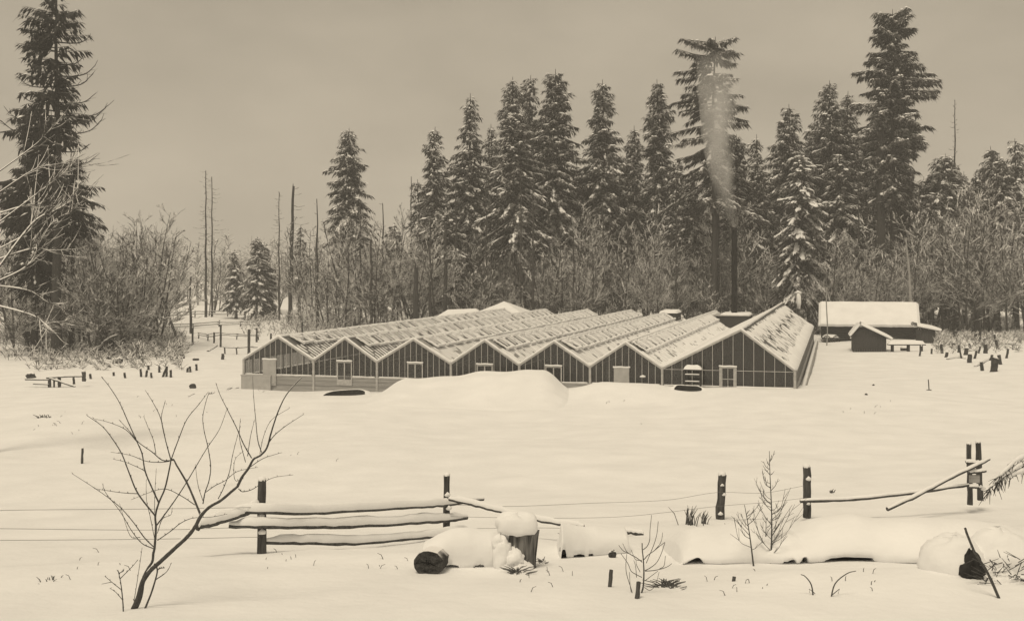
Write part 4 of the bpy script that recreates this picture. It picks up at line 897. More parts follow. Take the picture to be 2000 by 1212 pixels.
# logs, rocks and leaning poles of the clearing edge
def log_px(label, pts, rpx, Y=None, seed=0, snow=.12, name='fallen_log', cat='log', mat='bark'):
    P = [GP(*p) if Y is None else at(p[0], p[1], Y) for p in pts]; o = empty(name, tuple(P[0]), 0, label, cat); rail(o, [p - P[0] for p in P], rpx * P[0][1] / F, snow, 'trunk', seed, mat, 7, 6, rpx * .6 * P[0][1] / F); return o
log_px('arched snowy dead trunk bending out of the left thicket', [(184, 694), (200, 672), (215, 660), (230, 654)], 3.5, 112, 1)
log_px('pale leaning pole fallen across the thicket edge', [(283, 668), (305, 682), (326, 696)], 4.0, 118, 2)
log_px('steep pale dead pole leaning over the field corner', [(352, 682), (330, 615), (312, 560), (300, 535)], 2.6, 124, 3, .05)
log_px('second leaning dead pole left of the steep pale one', [(322, 690), (305, 650), (292, 620)], 2.2, 122, 4, .05)
log_px('short snowy log lying at the thicket foot', [(195, 697), (228, 688), (246, 684)], 4.2, None, 5, .2)
log_px('dark short log at the field corner', [(406, 686), (415, 681), (424, 675)], 3.0, None, 6, .08)
log_px('crooked dark stick on the snow left of the greenhouse', [(444, 761), (452, 758), (459, 759), (466, 757)], 2.2, None, 7, .03, 'dark_stick', 'stick', 'wood')
log_px('thin dark stick on the snow below the block', [(368, 775), (374, 771), (380, 769)], 1.6, None, 8, .02, 'dark_stick', 'stick', 'wood')
log_px('short twig end on the snow between block and greenhouse', [(408, 770), (414, 769), (419, 766)], 1.8, None, 9, .02, 'dark_stick', 'stick', 'wood')
log_px('bent stick lying before the greenhouse left corner', [(505, 762), (512, 765), (516, 764)], 1.4, None, 10, .02, 'dark_stick', 'stick', 'wood')
def rock(px, py, rpx, label, seed=0, sx=1.2, mat='stone', snow=True, name='rock', cat='rock', sz=.9):
    p = GP(px, py); r = rpx * p[1] / F; o = empty(name, tuple(p), 0, label, cat); g_ = np.random.default_rng(seed)
    th = np.linspace(0, math.pi, 8); ph = np.linspace(0, 2 * math.pi, 13)[:-1]; T_, P_ = np.meshgrid(th, ph, indexing='ij'); rr = r * (1 + g_.uniform(-.2, .2, T_.shape)); rr[0] = rr[0, 0]; rr[-1] = rr[-1, 0]
    V = np.stack([sx * rr * np.sin(T_) * np.cos(P_), rr * np.sin(T_) * np.sin(P_), sz * rr * np.cos(T_) + r * .4], -1); m_ = MB(); m_.grid(V[:, ::-1], True); m_.build('body', mat, o)
    if snow: snow_pad(-r * .8 * sx, r * .8 * sx, -r * .5, r * .6, r * (.4 + sz * .72), r * .45, o, 'snow_cap', seed)
    return o
rock(376, 758, 7, 'square dark block lying in the snow left of the greenhouse', 1, 1.0, snow=False)
rock(233, 709, 8, 'dark stump boulder under the short snowy log', 2, .9)
rock(198, 709, 5, 'small dark rock left of the stump boulder', 3)
rock(212, 702, 4, 'little rock between the small dark rock and stump boulder', 4)
rock(279, 701, 6, 'flat dark rock right of the stump boulder', 5, 1.5)
rock(382, 704, 4, 'dark clod at the edge of the clearing', 6, 1.6)
rock(60, 738, 8, 'snowy brush clump at the far left edge', 7, 1.2)
rock(1692, 772 // 1, 2.5, 'small dark clod in the snow right of the large bay', 8, snow=False)
rock(1706, 753, 2, 'tiny dark clod in the open snow on the right', 9, snow=False)

# ================================================================== right clearing: stumps and slash
SP = [(1795, 695, 672, 2.2, 'thin dark stake right of the plank trestle'), (1819, 691, 678, 2.5, 'short stake second right of the trestle'), (1841, 690, 672, 3.5, 'snow-crowned dark stump left of a pair'), (1846, 698, 684, 4.0, 'squat stump just before the snow-crowned one'),
      (1872, 688, 672, 3.0, 'forked dark stump in the right clearing'), (1879, 700, 678, 2.2, 'slanting thin stake right of the forked stump'), (1884, 693, 677, 5.0, 'broad dark stump with snow top'), (1897, 682, 666, 3.2, 'upright stump behind the short rail'), (1892, 709, 692, 5.5, 'snow-capped cut stump near the right edge'),
      (1920, 724, 703, 4.2, 'upright dark post stump at the right edge'), (1940, 726, 690, 9.0, 'large shaggy snow-flecked stump at the right edge'), (1864, 662, 645, 5.0, 'dark stump under the long snowy log'), (1847, 658, 650, 3.0, 'small stump left of the long snowy log'), (1885, 665, 655, 3.2, 'small stump right under the slanting pole'),
      (1913, 668, 640, 3.2, 'tall thin stump behind the right clearing'), (1921, 668, 660, 3.2, 'round little stump beside the tall thin one'), (1925, 690, 672, 5, 'snow-flecked brushy stump on the right'), (1950, 682, 664, 4, 'brushy stub at the right margin'), (1858, 680, 668, 2.4, 'thin stub behind the forked stump'), (1902, 700, 684, 3.0, 'dark stub between the cut stump and the short rail'), (1910, 690, 676, 2.2, 'thin stub at the end of the short rail'), (1933, 704, 688, 3.4, 'dark stub just above the large shaggy stump'), (1955, 712, 692, 4.5, 'thick stub right of the large shaggy stump'), (1830, 682, 672, 2.2, 'small stub under the lean-to wall'), (1943, 668, 652, 2.6, 'thin far stub near the right margin'), (1903, 664, 650, 2.6, 'thin far stub left of the tall thin stump'), (1965, 700, 680, 3.0, 'outermost dark stub on the right')]
for k, (a, b, t, r, lab) in enumerate(SP):
    p = GP(a, b); h = (b - t) * p[1] / F; o = empty('stump', tuple(p), 0, lab, 'stump', 'stumps of the right clearing'); rough_post(o, (0, 0, -.3), (r_.uniform(-.25, .25), 0, h * r_.uniform(.7, 1)), r * .8 * p[1] / F, 'trunk', seed=120 + k, mat='bark' if k in (10, 16) else 'log_end', n=8, cap=(k % 3 == 0))
log_px('long snowy log lying across the back of the right clearing', [(1826, 648), (1860, 647), (1895, 646)], 2.4, None, 31, .22)
log_px('slanting pole resting between stumps in the right clearing', [(1868, 652), (1880, 660), (1893, 668)], 2.0, None, 32, .1)
log_px('short snowy rail beside the cut stump', [(1888, 686), (1900, 685), (1912, 683)], 2.2, None, 33, .15)
log_px('half-buried snowy log before the forked stump', [(1850, 702), (1870, 699), (1886, 701)], 2.6, None, 34, .2)
log_px('tilted snowy log by the large shaggy stump', [(1905, 716), (1925, 706), (1945, 700)], 3.0, None, 35, .2)
log_px('thin crossed pole behind the stump pair', [(1825, 676), (1845, 670), (1868, 674)], 1.6, None, 36, .1)
log_px('snowy log lying at the right margin of the clearing', [(1930, 676), (1955, 672), (1990, 674)], 3.2, None, 37, .25)
p = GP(1815, 762); o = empty('garden_tool', tuple(p), 0, 'thin tool handle stuck upright in the open snow on the right', 'tool'); q = p[1] / F
m_ = MB(); m_.tube([(0, 0, -.2), (-.6 * q * 3, 0, 21 * q)], .035, 6); m_.build('handle', 'wood', o); m_ = MB(); m_.box((-.18, -.03, -.1), (.14, .03, .05)); m_.build('blade', 'iron', o)

# ================================================================== foreground fence, logs, stumps, shrubs
def fpost(parent, origin, px, base, top, Y, hw, seed, lean=0):
    b = at(px, base + 10, Y) - origin; t = at(px + lean, top, Y) - origin; o = rough_post(parent, b, t, hw * Y / F, seed=seed, n=7)
    g_ = np.random.default_rng(seed)
    for k in range(3):
        f = g_.uniform(.15, .8); c = b + (t - b) * f + np.array([g_.uniform(-.3, .8) * hw * Y / F, -hw * Y / F * .9, 0]); m_ = MB(); s_ = g_.uniform(.03, .06)
        m_.tube([c + np.array([-s_, 0, 0]), c + np.array([0, -.02, .03]), c + np.array([s_, 0, .01])], [s_ * .4, s_, s_ * .5], 6, rough=.2, rs=g_); m_.build('snow_clump', 'snow', o, smooth=True)
    return o
# left panel of rails
O = onY(513, 21.0); rf_ = empty('split_rail_fence', tuple(O), 0, 'rail fence panel with three snow-laden rails between two posts', 'fence')
fpost(rf_, O, 512, 1080, 936, 21.0, 8.5, 1); fpost(rf_, O, 872, 1042, 927, 24.5, 6.5, 2, lean=1)
def R3(parent, O, pts, r, sh, seed, **k): return rail(parent, [at(a, b, y) - O for a, b, y in pts], r, sh, seed=seed, **k)
R3(rf_, O, [(440, 1000, 20.8), (525, 999, 20.9), (600, 1001, 21.6), (700, 996, 22.6), (800, 990, 23.6), (862, 986, 24.3), (912, 980, 24.9)], .044, .13, 11)
R3(rf_, O, [(447, 1025, 20.75), (525, 1027, 20.9), (600, 1027, 21.6), (700, 1026, 22.6), (800, 1020, 23.6), (862, 1016, 24.3), (912, 1010, 24.9)], .054, .14, 12)
R3(rf_, O, [(520, 1058, 21.0), (600, 1059, 21.6), (690, 1060, 22.5), (800, 1051, 23.6), (862, 1045, 24.2), (928, 1036, 24.9)], .047, .13, 13)
R3(rf_, O, [(384, 1029, 20.2), (430, 1018, 20.5), (475, 1003, 20.8), (508, 990, 21.0)], .06, .14, 14)
R3(rf_, O, [(878, 974, 24.3), (930, 986, 24.0), (978, 998, 23.7), (1050, 1015, 23.2), (1100, 1023, 22.9), (1140, 1028, 22.7)], .040, .09, 15)
R3(rf_, O, [(905, 977, 25.2), (944, 974, 25.6)], .04, .12, 16)
# wire strands strung from post to post
def wire(parent, O, pts):
    P = smooth_path([at(a, b, y) - O for a, b, y in pts], 8); m_ = MB(); m_.tube(P, .0045, 4, cap=False); return m_.build('wire', 'wire', parent)
for pts in ([(-30, 997, 18.5), (52, 995, 19.0), (300, 993, 20), (505, 990, 20.85)], [(-30, 1031, 18.5), (52, 1032, 19), (300, 1034, 20), (505, 1028, 20.85)], [(-30, 1054, 18.5), (52, 1054, 19), (300, 1052, 20), (505, 1048, 20.85)]): wire(rf_, O, pts)
O2 = onY(1408, 30); wf = empty('wire_fence', tuple(O2), 0, 'wire fence on two stout dark posts right of centre', 'fence')
fpost(wf, O2, 1405, 1012, 926, 29.5, 8.2, 3, lean=5); fpost(wf, O2, 1576, 1000, 911, 30.0, 7.5, 4, lean=-1)
for pts in ([(880, 985, 24.4), (1000, 988, 25.4), (1150, 982, 26.8), (1300, 976, 28.3), (1400, 961, 29.3), (1490, 962, 29.6), (1570, 948, 29.8)], [(880, 1008, 24.4), (1050, 1011, 25.6), (1200, 1009, 27.2), (1300, 1000, 28.3), (1400, 988, 29.3), (1500, 980, 29.6), (1570, 972, 29.8)], [(880, 1032, 24.4), (1050, 1030, 25.6), (1230, 1032, 27.5), (1330, 1020, 28.6), (1400, 1016, 29.3), (1500, 1012, 29.6)]): wire(wf, O2, pts)
R3(wf, O2, [(1563, 977, 29.7), (1640, 976, 29.9), (1720, 969, 30.1), (1810, 958, 30.2), (1892, 946, 30.3)], .05, .05, 21)
O3 = onY(1905, 30.5); gf_ = empty('fence_corner', tuple(O3), 0, 'paired corner posts with cleats and a slanting brace pole', 'fence')
fpost(gf_, O3, 1895, 975, 866, 30.5, 5.2, 5, lean=-3); fpost(gf_, O3, 1915, 966, 863, 30.8, 5.6, 6, lean=-5)
R3(gf_, O3, [(1733, 993, 29.2), (1790, 968, 29.5), (1850, 936, 29.9), (1905, 910, 30.2), (1932, 896, 30.4)], .05, .05, 22)
for k, (a, b, c, d) in enumerate([(1886, 903, 1914, 904), (1893, 923, 1926, 919), (1893, 950, 1912, 951)]): R3(gf_, O3, [(a, b, 30.25), ((a + c) / 2, (b + d) / 2, 30.25), (c, d, 30.25)], .045, .06, 30 + k)
m_ = MB(); A_ = at(1893, 942, 30.3) - O3; m_.box(A_ - np.array([0, .03, 0]), A_ + np.array([.26, .03, .2])); m_.build('board', 'boards', gf_)

def snow_log(label, A, B, r, sh, seed, name='fallen_log', end=True, n=14, k=30, under=.2, cat='log'):
    """bark log with a thick snow load wrapping its top and side"""
    g_ = np.random.default_rng(seed); A, B = np.asarray(A, float), np.asarray(B, float); o = empty(name, tuple(A), 0, label, cat); s = np.linspace(0, 1, k); Q = (B - A) * s[:, None]; Q[:, 2] += .03 * np.sin(s * 7 + seed)
    m_ = MB(); m_.tube(Q, r * (1 - .12 * s), n, rough=.07, rs=g_); lo = m_.build('bark', 'bark', o)
    if end:
        T, Ax, Bx = frames(Q); a = np.linspace(0, 2 * math.pi, 19)[:-1]; rr = r * (1.02 + g_.uniform(-.09, .09, 18)); e0 = -T[0] * .03
        ring = [Q[0] + e0 + (rr * f)[:, None] * (np.cos(a)[:, None] * Ax[0] + np.sin(a)[:, None] * Bx[0]) + T[0] * .06 * g_.uniform(0, 1, 18)[:, None] * (f > .3) for f in (1.0, .7, .4, .08)]
        m_ = MB(); m_.grid(np.stack([Q[0] + T[0] * .2 + (rr)[:, None] * (np.cos(a)[:, None] * Ax[0] + np.sin(a)[:, None] * Bx[0])] + ring), True); m_.add(ring[-1], tris=[[0, i, i + 1] for i in range(1, 17)]); m_.build('cut_end', 'log_end', o)
    T, Ax, Bx = frames(Q); hor = Ax; ang = np.linspace(-under, math.pi + under, 15)
    U, W_ = np.meshgrid(np.linspace(0, 1, k), ang, indexing='ij'); edge = np.sin(np.clip((W_ + under) / (math.pi + 2 * under), 0, 1) * math.pi) ** .5
    h = sh * edge * (.8 + .5 * vnoise(U * 7 + seed, W_ * 1.3, seed) + .3 * vnoise(U * 19, W_ * 3, seed + 1)) * np.clip(np.minimum(U, 1 - U) * 18 + .15, 0, 1)
    rr = r * (1 - .12 * U) * (.99) + h; up = np.array([0, 0, 1.])
    Vt = Q[:, None] + hor[:, None] * (rr * np.cos(W_))[..., None] + up * (rr * np.sin(W_) + h * .35)[..., None]
    m_ = MB(); m_.grid(Vt); m_.build('snow', 'snow', o, smooth=True); return o
def drift(label, foot, hpx, gaps=(), seed=0, depth=2.2, name='buried_log', cat='log', k=72, taper=.12, dy=0.0):
    """snow lying over a fallen log: steep front lip, back running out level; the log shows where the lip is hollow"""
    B = smooth_path([GP(*f) for f in foot], 12); s0 = np.linspace(0, 1, len(B)); s = np.linspace(0, 1, k); P = np.stack([np.interp(s, s0, B[:, j]) for j in range(3)], -1); P[:, 1] = np.polyval(np.polyfit(s, P[:, 1], 1), s) + dy; P[:, 2] = ground(P[:, 0], P[:, 1]); O_ = P[0].copy()
    o = empty(name, tuple(O_), 0, label, cat); q = P[:, 1] / F; lm = s * float(np.linalg.norm(P[-1] - P[0])); h = np.interp(s, np.linspace(0, 1, len(hpx)), hpx) * q * (1 + .22 * vnoise(lm * 1.1 + seed, s * 0, seed)); end = np.clip(np.minimum(s, 1 - s) / taper, 0, 1) ** .5; h = h * (.25 + .75 * end)
    lift = np.zeros(k)
    for c, w, g in gaps: lift += g * np.exp(-((s - c) / w) ** 4)
    lift *= 1 + .7 * vnoise(lm * 5, s * 0 + seed, 5)
    sec = [(.30, .0), (.08, .0), (.0, .10), (.0, .30), (.07, .55), (.20, .78), (.42, .94), (.75, 1.0), (1.2, .9), (1.7, .62), (2.15, .28), (2.6, -.04)]
    f = depth / 2.6; rows = []
    for j, (d, z) in enumerate(sec):
        dn = .14 * vnoise(lm * 1.3, s * 0 + seed + j * .45, 8) + .05 * vnoise(lm * 3.5, s * 0 + seed + j * .8, 9)
        y = P[:, 1] + d * f + dn; x = P[:, 0] + 0 * s; base = P[:, 2] * (1 - min(1, d / 1.5)) + ground(x, y) * min(1, max(0, d) / 1.5) if d > 0 else P[:, 2]
        zz_ = base + np.maximum(h * z * (1 + .14 * vnoise(lm * 1.7, s * 0 + seed + j * .55, 4) + .05 * vnoise(lm * 4.5, s * 0 + seed + j * .9, 6)), 0 if z >= 0 else -.06) + (-.06 if z < 0 else 0)
        zz_ = np.maximum(zz_, base + lift) if z < .9 else zz_
        if j < 2: zz_ = base + lift - .05 * (lift < .03)
        rows.append(np.stack([x, y, zz_], -1) - O_)
    Vt = np.stack(rows, 1)
    
    for e, sg in ((0, 1), (-1, -1)):
        my = Vt[e, :, 1].mean(); Vt[e, :, 1] = my + (Vt[e, :, 1] - my) * .9; Vt[e, :, 2] = ground(Vt[e, :, 0] + O_[0], Vt[e, :, 1] + O_[1]) - O_[2] - .08; Vt[e, :, 0] -= sg * .015
    m_ = MB(); m_.grid(Vt[:, ::-1]); m_.build('snow', 'snow', o, smooth=True)
    c = P - O_ + np.stack([0 * s, np.full(k, .34 * f), h * .16], -1); 
    for g0, gw, gh in gaps:
        ii = [i for i in range(2, k - 2) if abs(s[i] - g0) < gw * 1.3]
        if len(ii) > 3: m_ = MB(); m_.tube(c[ii[0]:ii[-1] + 1], np.clip(h[ii[0]:ii[-1] + 1] * .16, .04, .12) * np.sin(np.linspace(.15, math.pi - .15, ii[-1] + 1 - ii[0])) ** .5, 9, rough=.2); m_.build('bark', 'log_end', o)
    return o
a = GP(836, 1121); q = a[1] / F
lg = empty('sawn_log', tuple(a), 0, 'dark sawn log end poking out of the snow in the foreground', 'log')
g_ = np.random.default_rng(8); aa = np.linspace(0, 2 * math.pi, 21)[:-1]; prof_ = np.stack([29 * np.cos(aa) * (1 + g_.uniform(-.07, .07, 20)), 26 * np.sin(aa) * (1 + g_.uniform(-.07, .07, 20)) + 20], -1) * q
rg_ = [np.stack([prof_[:, 0] * f + x0 * q, np.full(20, y0) + (.03 * g_.uniform(-1, 1, 20) if f < 1 else 0), (prof_[:, 1] - 20 * q) * f + 20 * q], -1) for f, x0, y0 in ((.05, 0, .02), (.35, 0, .0), (.7, 0, .01), (1, 0, .0), (1.02, 2, .1), (1.0, 8, .3), (.95, 16, .5))]
m_ = MB(); m_.grid(np.stack(rg_[:4]), True); m_.build('cut_end', 'log_end', lg); m_ = MB(); m_.grid(np.stack(rg_[3:]), True); m_.build('bark', 'bark', lg)
snow_m = drift('snow heaped along the sawn log up to the broken stump', [(824, 1100), (852, 1106), (880, 1111), (915, 1111), (960, 1105), (1004, 1097)], [44, 58, 64, 68, 62, 50], [(.42, .10, .05), (.68, .1, .04)], 3, 1.6, 'snow_heap', 'snow heap', taper=.02, dy=-.2)
# tall broken stump with snow hat
p = GP(1018, 1108); q = p[1] / F; o = empty('broken_stump', tuple(p), 0, 'tall broken grey stump wearing a thick snow hat', 'stump')
g_ = np.random.default_rng(5); aa = np.linspace(0, 2 * math.pi, 25)[:-1]; rings = []; stump_n = g_.uniform(-.12, .10, 24)
for f in np.linspace(0, 1, 7):
    rr = (25 + 6 * f * (np.cos(aa) > 0) + 9 * (1 - f) ** 3 * (np.cos(aa * 3 + .6) > .2)) * q * (1 + stump_n * (.6 + .4 * f) + g_.uniform(-.03, .03, 24)); rings.append(np.stack([rr * np.cos(aa) + (-4 + 7 * f) * q, .8 * rr * np.sin(aa), (f * 78 - 8) * q + 0 * aa + (4 * q * np.cos(aa * 3) if f == 1 else 0)], -1))
m_ = MB(); m_.grid(np.stack(rings), True); m_.add(rings[-1], tris=[[0, i, i + 1] for i in range(1, 23)]); m_.build('trunk', simple('stump_grain', .03, .26, 22, .95, .9, stretch=(1, 1, .06)), o)
cap = []
for rf2, zf in ((.88, -5), (1.06, -3), (1.14, 4), (1.16, 14), (1.13, 24), (.98, 31), (.55, 34), (.1, 35)):
    rr = 31 * q * rf2 * (1 + .22 * vnoise(np.cos(aa) * 2.2 + 5, np.sin(aa) * 2.2 + zf * .05, 3) + .12 * vnoise(np.cos(aa) * 6, np.sin(aa) * 6 + zf * .1, 5)); cap.append(np.stack([rr * np.cos(aa) * 1.12 - 9 * q, .85 * rr * np.sin(aa), (72 + zf * (1 + .35 * vnoise(np.cos(aa) * 2, np.sin(aa) * 2, 9))) * q + 5 * q * vnoise(np.cos(aa) * 3, np.sin(aa) * 3, 11) * (zf < 10)], -1))
m_ = MB(); m_.grid(np.stack(cap), True); m_.add(cap[-1], tris=[[0, i, i + 1] for i in range(1, 23)]); m_.build('snow_cap', 'snow', o, smooth=True)
def blob(parent, c, r, mat, seed, nm, rough=.2):
    th = np.linspace(0, math.pi, 20); ph = np.linspace(0, 2 * math.pi, 33)[:-1]; T_, P_ = np.meshgrid(th, ph, indexing='ij'); sy = np.abs(P_ - math.pi)
    k = 1 + rough * 2 * vnoise(T_ * 2.2 + seed, sy * 1.6, seed) + rough * vnoise(T_ * 5, sy * 4, seed + 1) + rough * .6 * vnoise(T_ * 11, sy * 9, seed + 2)
    V = np.stack([c[0] + r[0] * k * np.sin(T_) * np.cos(P_), c[1] + r[1] * k * np.sin(T_) * np.sin(P_), c[2] + r[2] * k * np.cos(T_)], -1); m_ = MB(); m_.grid(V[:, ::-1], True); return m_.build(nm, mat, parent, smooth=True)
for k, (dx, dz, a1, a2, a3) in enumerate([(-36, 24, 20, 18, 38), (-16, 2, 34, 26, 22), (-42, 48, 16, 12, 20), (-14, 22, 20, 19, 22)]): blob(o, (dx * q, -16 * q, dz * q), (a1 * q, a2 * q, a3 * q), 'snow', 11 + k, 'snow_clump', .2)
m_ = MB()
for k in range(8, 22):
    c = np.array([g_.uniform(-58, -46) * q if k < 8 else g_.uniform(-40, 0) * q, -34 * q + g_.uniform(-8, 4) * q, (g_.uniform(0, 62) if k < 8 else g_.uniform(-14, -4)) * q]); d = g_.normal(0, 1, 3); d /= np.linalg.norm(d); m_.tube([c, c + d * 8 * q], [2.6 * q, .8 * q], 5, rough=.3, rs=g_)
tag(m_.build('bark_shreds', 'log_end', o), kind='stuff')
# hump of snow over a buried log, right of the stump, then the long log
drift('square snow block over a buried log right of the stump', [(1096, 1090), (1130, 1088), (1170, 1085), (1230, 1080)], [54, 56, 54, 46], [(.05, .05, .15), (.35, .12, .05), (.55, .05, .05)], 6, 2.0, taper=.02)
drift('long snow-buried log bank with dark hollows across the right foreground', [(1330, 1102), (1390, 1102), (1450, 1097), (1520, 1096), (1575, 1102), (1640, 1104), (1720, 1106), (1790, 1104), (1870, 1100), (2020, 1092)], [46, 62, 66, 58, 44, 60, 70, 66, 74, 70], [(.05, .03, .11), (.37, .03, .07), (.44, .02, .09), (.58, .05, .09), (.66, .03, .05)], 9, 3.6, taper=.05, k=150)
rock(1196, 1088, 9, 'dark knot of wood beside the square snow block', 32, .8, 'log_end', name='root_clump', cat='roots', sz=1.2)
rock(1312, 1066, 8, 'small dark post stub above the bare bush', 33, .55, 'log_end', name='root_clump', cat='roots', sz=1.5)
for k, (px, b, t, hw, lab) in enumerate([(1190, 1145, 1112, 4, 'short tilted stake left of the bare bush'), (1243, 1168, 1136, 5, 'stub of a post inside the bare bush'), (1430, 1135, 1126, 4, 'tiny stub poking from the snow at lower right')]):
    p = GP(px, b); q = p[1] / F; o = empty('stake', tuple(p), 0, lab, 'stake'); rough_post(o, (0, 0, -.1), (.03, 0, (b - t) * q), hw * q, 'shaft', seed=200 + k, cap=False)
p = GP(1245, 1045); R_ = empty('fallen_rail', tuple(p), .0, 'dark rail end lying on the snow behind the bare bush', 'rail'); q = p[1] / F
rail(R_, [np.array([-27 * q, 0, .08]), np.array([0, 0, .05]), np.array([12 * q, 0, .03])], .05, .06, seed=77)

# foreground bare sapling tree, traced limb by limb; every limb has its own depth
def limbs(parent, paths, scale, ox, oy, Y0, name='branch', spread=.5, seed=0, mat='twig', buds=True, org=None, snowy=True):
    r_ = random.Random(seed)
    for k, (r0, r1, pts) in enumerate(paths):
        pix = np.array([(ox + a / scale, oy + b / scale) for a, b in pts]); d0 = r_.uniform(-.12, .12) * (k > 2); d1 = r_.uniform(-spread, spread) * (k > 2); n = len(pix); Yk = Y0 + d0 * 0 + d1 * np.linspace(0, 1, n) ** 1.3
        Q = smooth_path([at(x, y, Yq) for (x, y), Yq in zip(pix, Yk)], 5) - org; m = len(Q); rr = np.linspace(r0, r1, m) / scale * Y0 / F
        m_ = MB(); m_.tube(Q, rr, 6, rough=.08)
        if buds and r0 < 5:
            for j in range(3, m, 3):
                m_.tube([Q[j], Q[j] + np.array([r_.uniform(-.6, .6), r_.uniform(-.4, .4), 1.0]) * .022], [rr[j] * 1.5 + .001, .0015], 4)
        o = m_.build('trunk' if k == 0 else name, mat, parent)
        if snowy and r0 > 6:
            m_ = MB(); e = np.abs(np.gradient(Q[:, 2])) / (np.linalg.norm(np.gradient(Q, axis=0), axis=1) + 1e-9); m_.tube(Q + np.array([-.3, 0, .9]) * rr[:, None], rr * np.clip(1.1 - e * .75, .2, 1), 6, rough=.2); m_.build('snow', 'snow', o, smooth=True)
TR = [(14, 7, [(545, 1262), (570, 1205), (588, 1155), (605, 1095), (640, 1045), (700, 990), (760, 935), (820, 880), (860, 830), (890, 775), (935, 728), (985, 700), (1040, 655), (1070, 630)]),
 (7.5, 1.6, [(1070, 630), (1095, 580), (1125, 540), (1150, 495), (1185, 475), (1215, 440), (1232, 380), (1250, 320), (1275, 250), (1310, 180), (1360, 120), (1390, 90)]),
 (9, 3.2, [(552, 1262), (580, 1210), (598, 1155), (605, 1085), (625, 1040), (650, 1000), (655, 960), (662, 925), (668, 830), (665, 775), (682, 710), (712, 640), (735, 540), (742, 500)]),
 (5.5, 3.5, [(890, 775), (860, 700), (820, 610), (770, 525), (755, 497), (742, 500)]),
 (3, 1, [(742, 500), (775, 410), (820, 300), (880, 225), (925, 165)]), (3, 1, [(742, 500), (715, 400), (690, 290), (650, 210), (615, 155)]), (2, 1, [(707, 370), (695, 290), (715, 205)]),
 (4, 1.2, [(682, 710), (650, 640), (615, 555), (600, 470), (575, 410), (530, 310), (490, 220), (440, 140), (398, 88)]), (4, 1.2, [(665, 775), (580, 665), (535, 560), (500, 470), (450, 390), (400, 330), (328, 280)]),
 (2, .9, [(575, 410), (520, 350), (440, 315), (360, 295)]), (2, .9, [(615, 555), (590, 540), (520, 510), (460, 495)]), (3, 1, [(755, 500), (700, 500), (650, 460), (580, 410), (540, 360), (485, 300)]), (2.4, .9, [(735, 505), (690, 510), (620, 505), (540, 475), (445, 460)]),
 (2, .9, [(668, 470), (655, 400), (630, 340), (608, 285)]), (3.4, 1, [(672, 820), (735, 735), (800, 640), (860, 540), (920, 440), (980, 350), (1018, 250)]), (3, 1, [(900, 715), (910, 660), (930, 600), (938, 530), (925, 440), (905, 350), (900, 280), (925, 180), (945, 170)]),
 (3, 1, [(1140, 490), (1100, 420), (1070, 350), (1020, 250), (985, 180), (963, 118)]), (2.6, .9, [(1190, 465), (1170, 400), (1160, 300), (1150, 190), (1145, 85)]), (2.6, .9, [(1215, 430), (1250, 380), (1310, 330), (1395, 275)]), (2.2, .9, [(1130, 535), (1200, 490), (1290, 462)]),
 (2, .9, [(1110, 510), (1080, 390), (1085, 295)]), (2, .9, [(1120, 480), (1135, 380), (1155, 300)]), (2.4, .9, [(975, 690), (1000, 640), (1030, 560), (1045, 480), (1065, 400), (1085, 330)]), (2.4, .9, [(1075, 640), (1095, 655), (1140, 645), (1190, 615), (1250, 585), (1345, 572)]),
 (2.2, .9, [(910, 660), (960, 625), (1010, 600), (1060, 560), (1110, 545), (1170, 535)]), (3, 1, [(665, 935), (610, 880), (560, 810), (500, 740), (440, 690), (370, 640), (258, 568)]), (2.6, .9, [(655, 935), (600, 910), (550, 850), (490, 750), (420, 660), (405, 615)]),
 (2, .9, [(580, 665), (500, 660), (430, 650), (365, 640)]), (2.6, .9, [(675, 895), (740, 850), (790, 810), (850, 785), (940, 780), (1020, 765)]), (2.2, .9, [(860, 720), (800, 680), (730, 645), (680, 645), (620, 665), (545, 695)]),
 (1.8, .8, [(662, 890), (640, 780), (622, 700), (620, 600)]), (1.8, .8, [(675, 860), (700, 790), (740, 770), (748, 740)]), (1.6, .8, [(660, 760), (664, 640), (670, 540)]), (1.6, .8, [(1180, 470), (1200, 380), (1240, 300), (1325, 245)]), (2, .8, [(900, 700), (875, 620), (862, 520)]),
 (6, 3, [(602, 1262), (625, 1205), (645, 1155), (665, 1090), (675, 1040), (660, 1010)]), (2.6, 1, [(665, 1090), (720, 1050), (745, 1005)]), (2, 1, [(552, 1262), (558, 1205), (572, 1120), (590, 1000), (600, 930)]), (3, 2.2, [(675, 1040), (690, 1032), (710, 1030)]),
 (1.8, .8, [(590, 880), (540, 870), (488, 712)]), (1.6, .8, [(1100, 590), (1060, 600), (1052, 540), (1062, 490), (1100, 455)])]
tb0 = onY(275, 15.0); tree_o = empty('sapling_tree', tuple(tb0), 0, 'bare forked sapling in the left foreground with a long slanting limb', 'tree')
limbs(tree_o, TR, 2.525, 40, 700, 15.0, seed=4, org=tb0)
p = onY(240, 14.8); o = empty('twiggy_shrub', tuple(p), 0, 'little twiggy shrub at the foot of the foreground sapling', 'shrub')
limbs(o, [(3.5, 1.5, [(508, 1262), (505, 1200), (498, 1130), (490, 1080), (480, 1040)]), (2.5, 1, [(490, 1085), (545, 1030), (580, 990)]), (2, 1, [(500, 1140), (450, 1100), (415, 1070)]), (2, 1, [(505, 1190), (470, 1150), (440, 1130)]), (1.8, 1, [(450, 1100), (400, 1110)]), (2.2, 1.5, [(488, 1055), (505, 1048), (510, 1040)]), (1.8, 1, [(490, 1060), (475, 1040)])], 2.525, 40, 700, 14.8, 'stem', .2, 7, org=p)
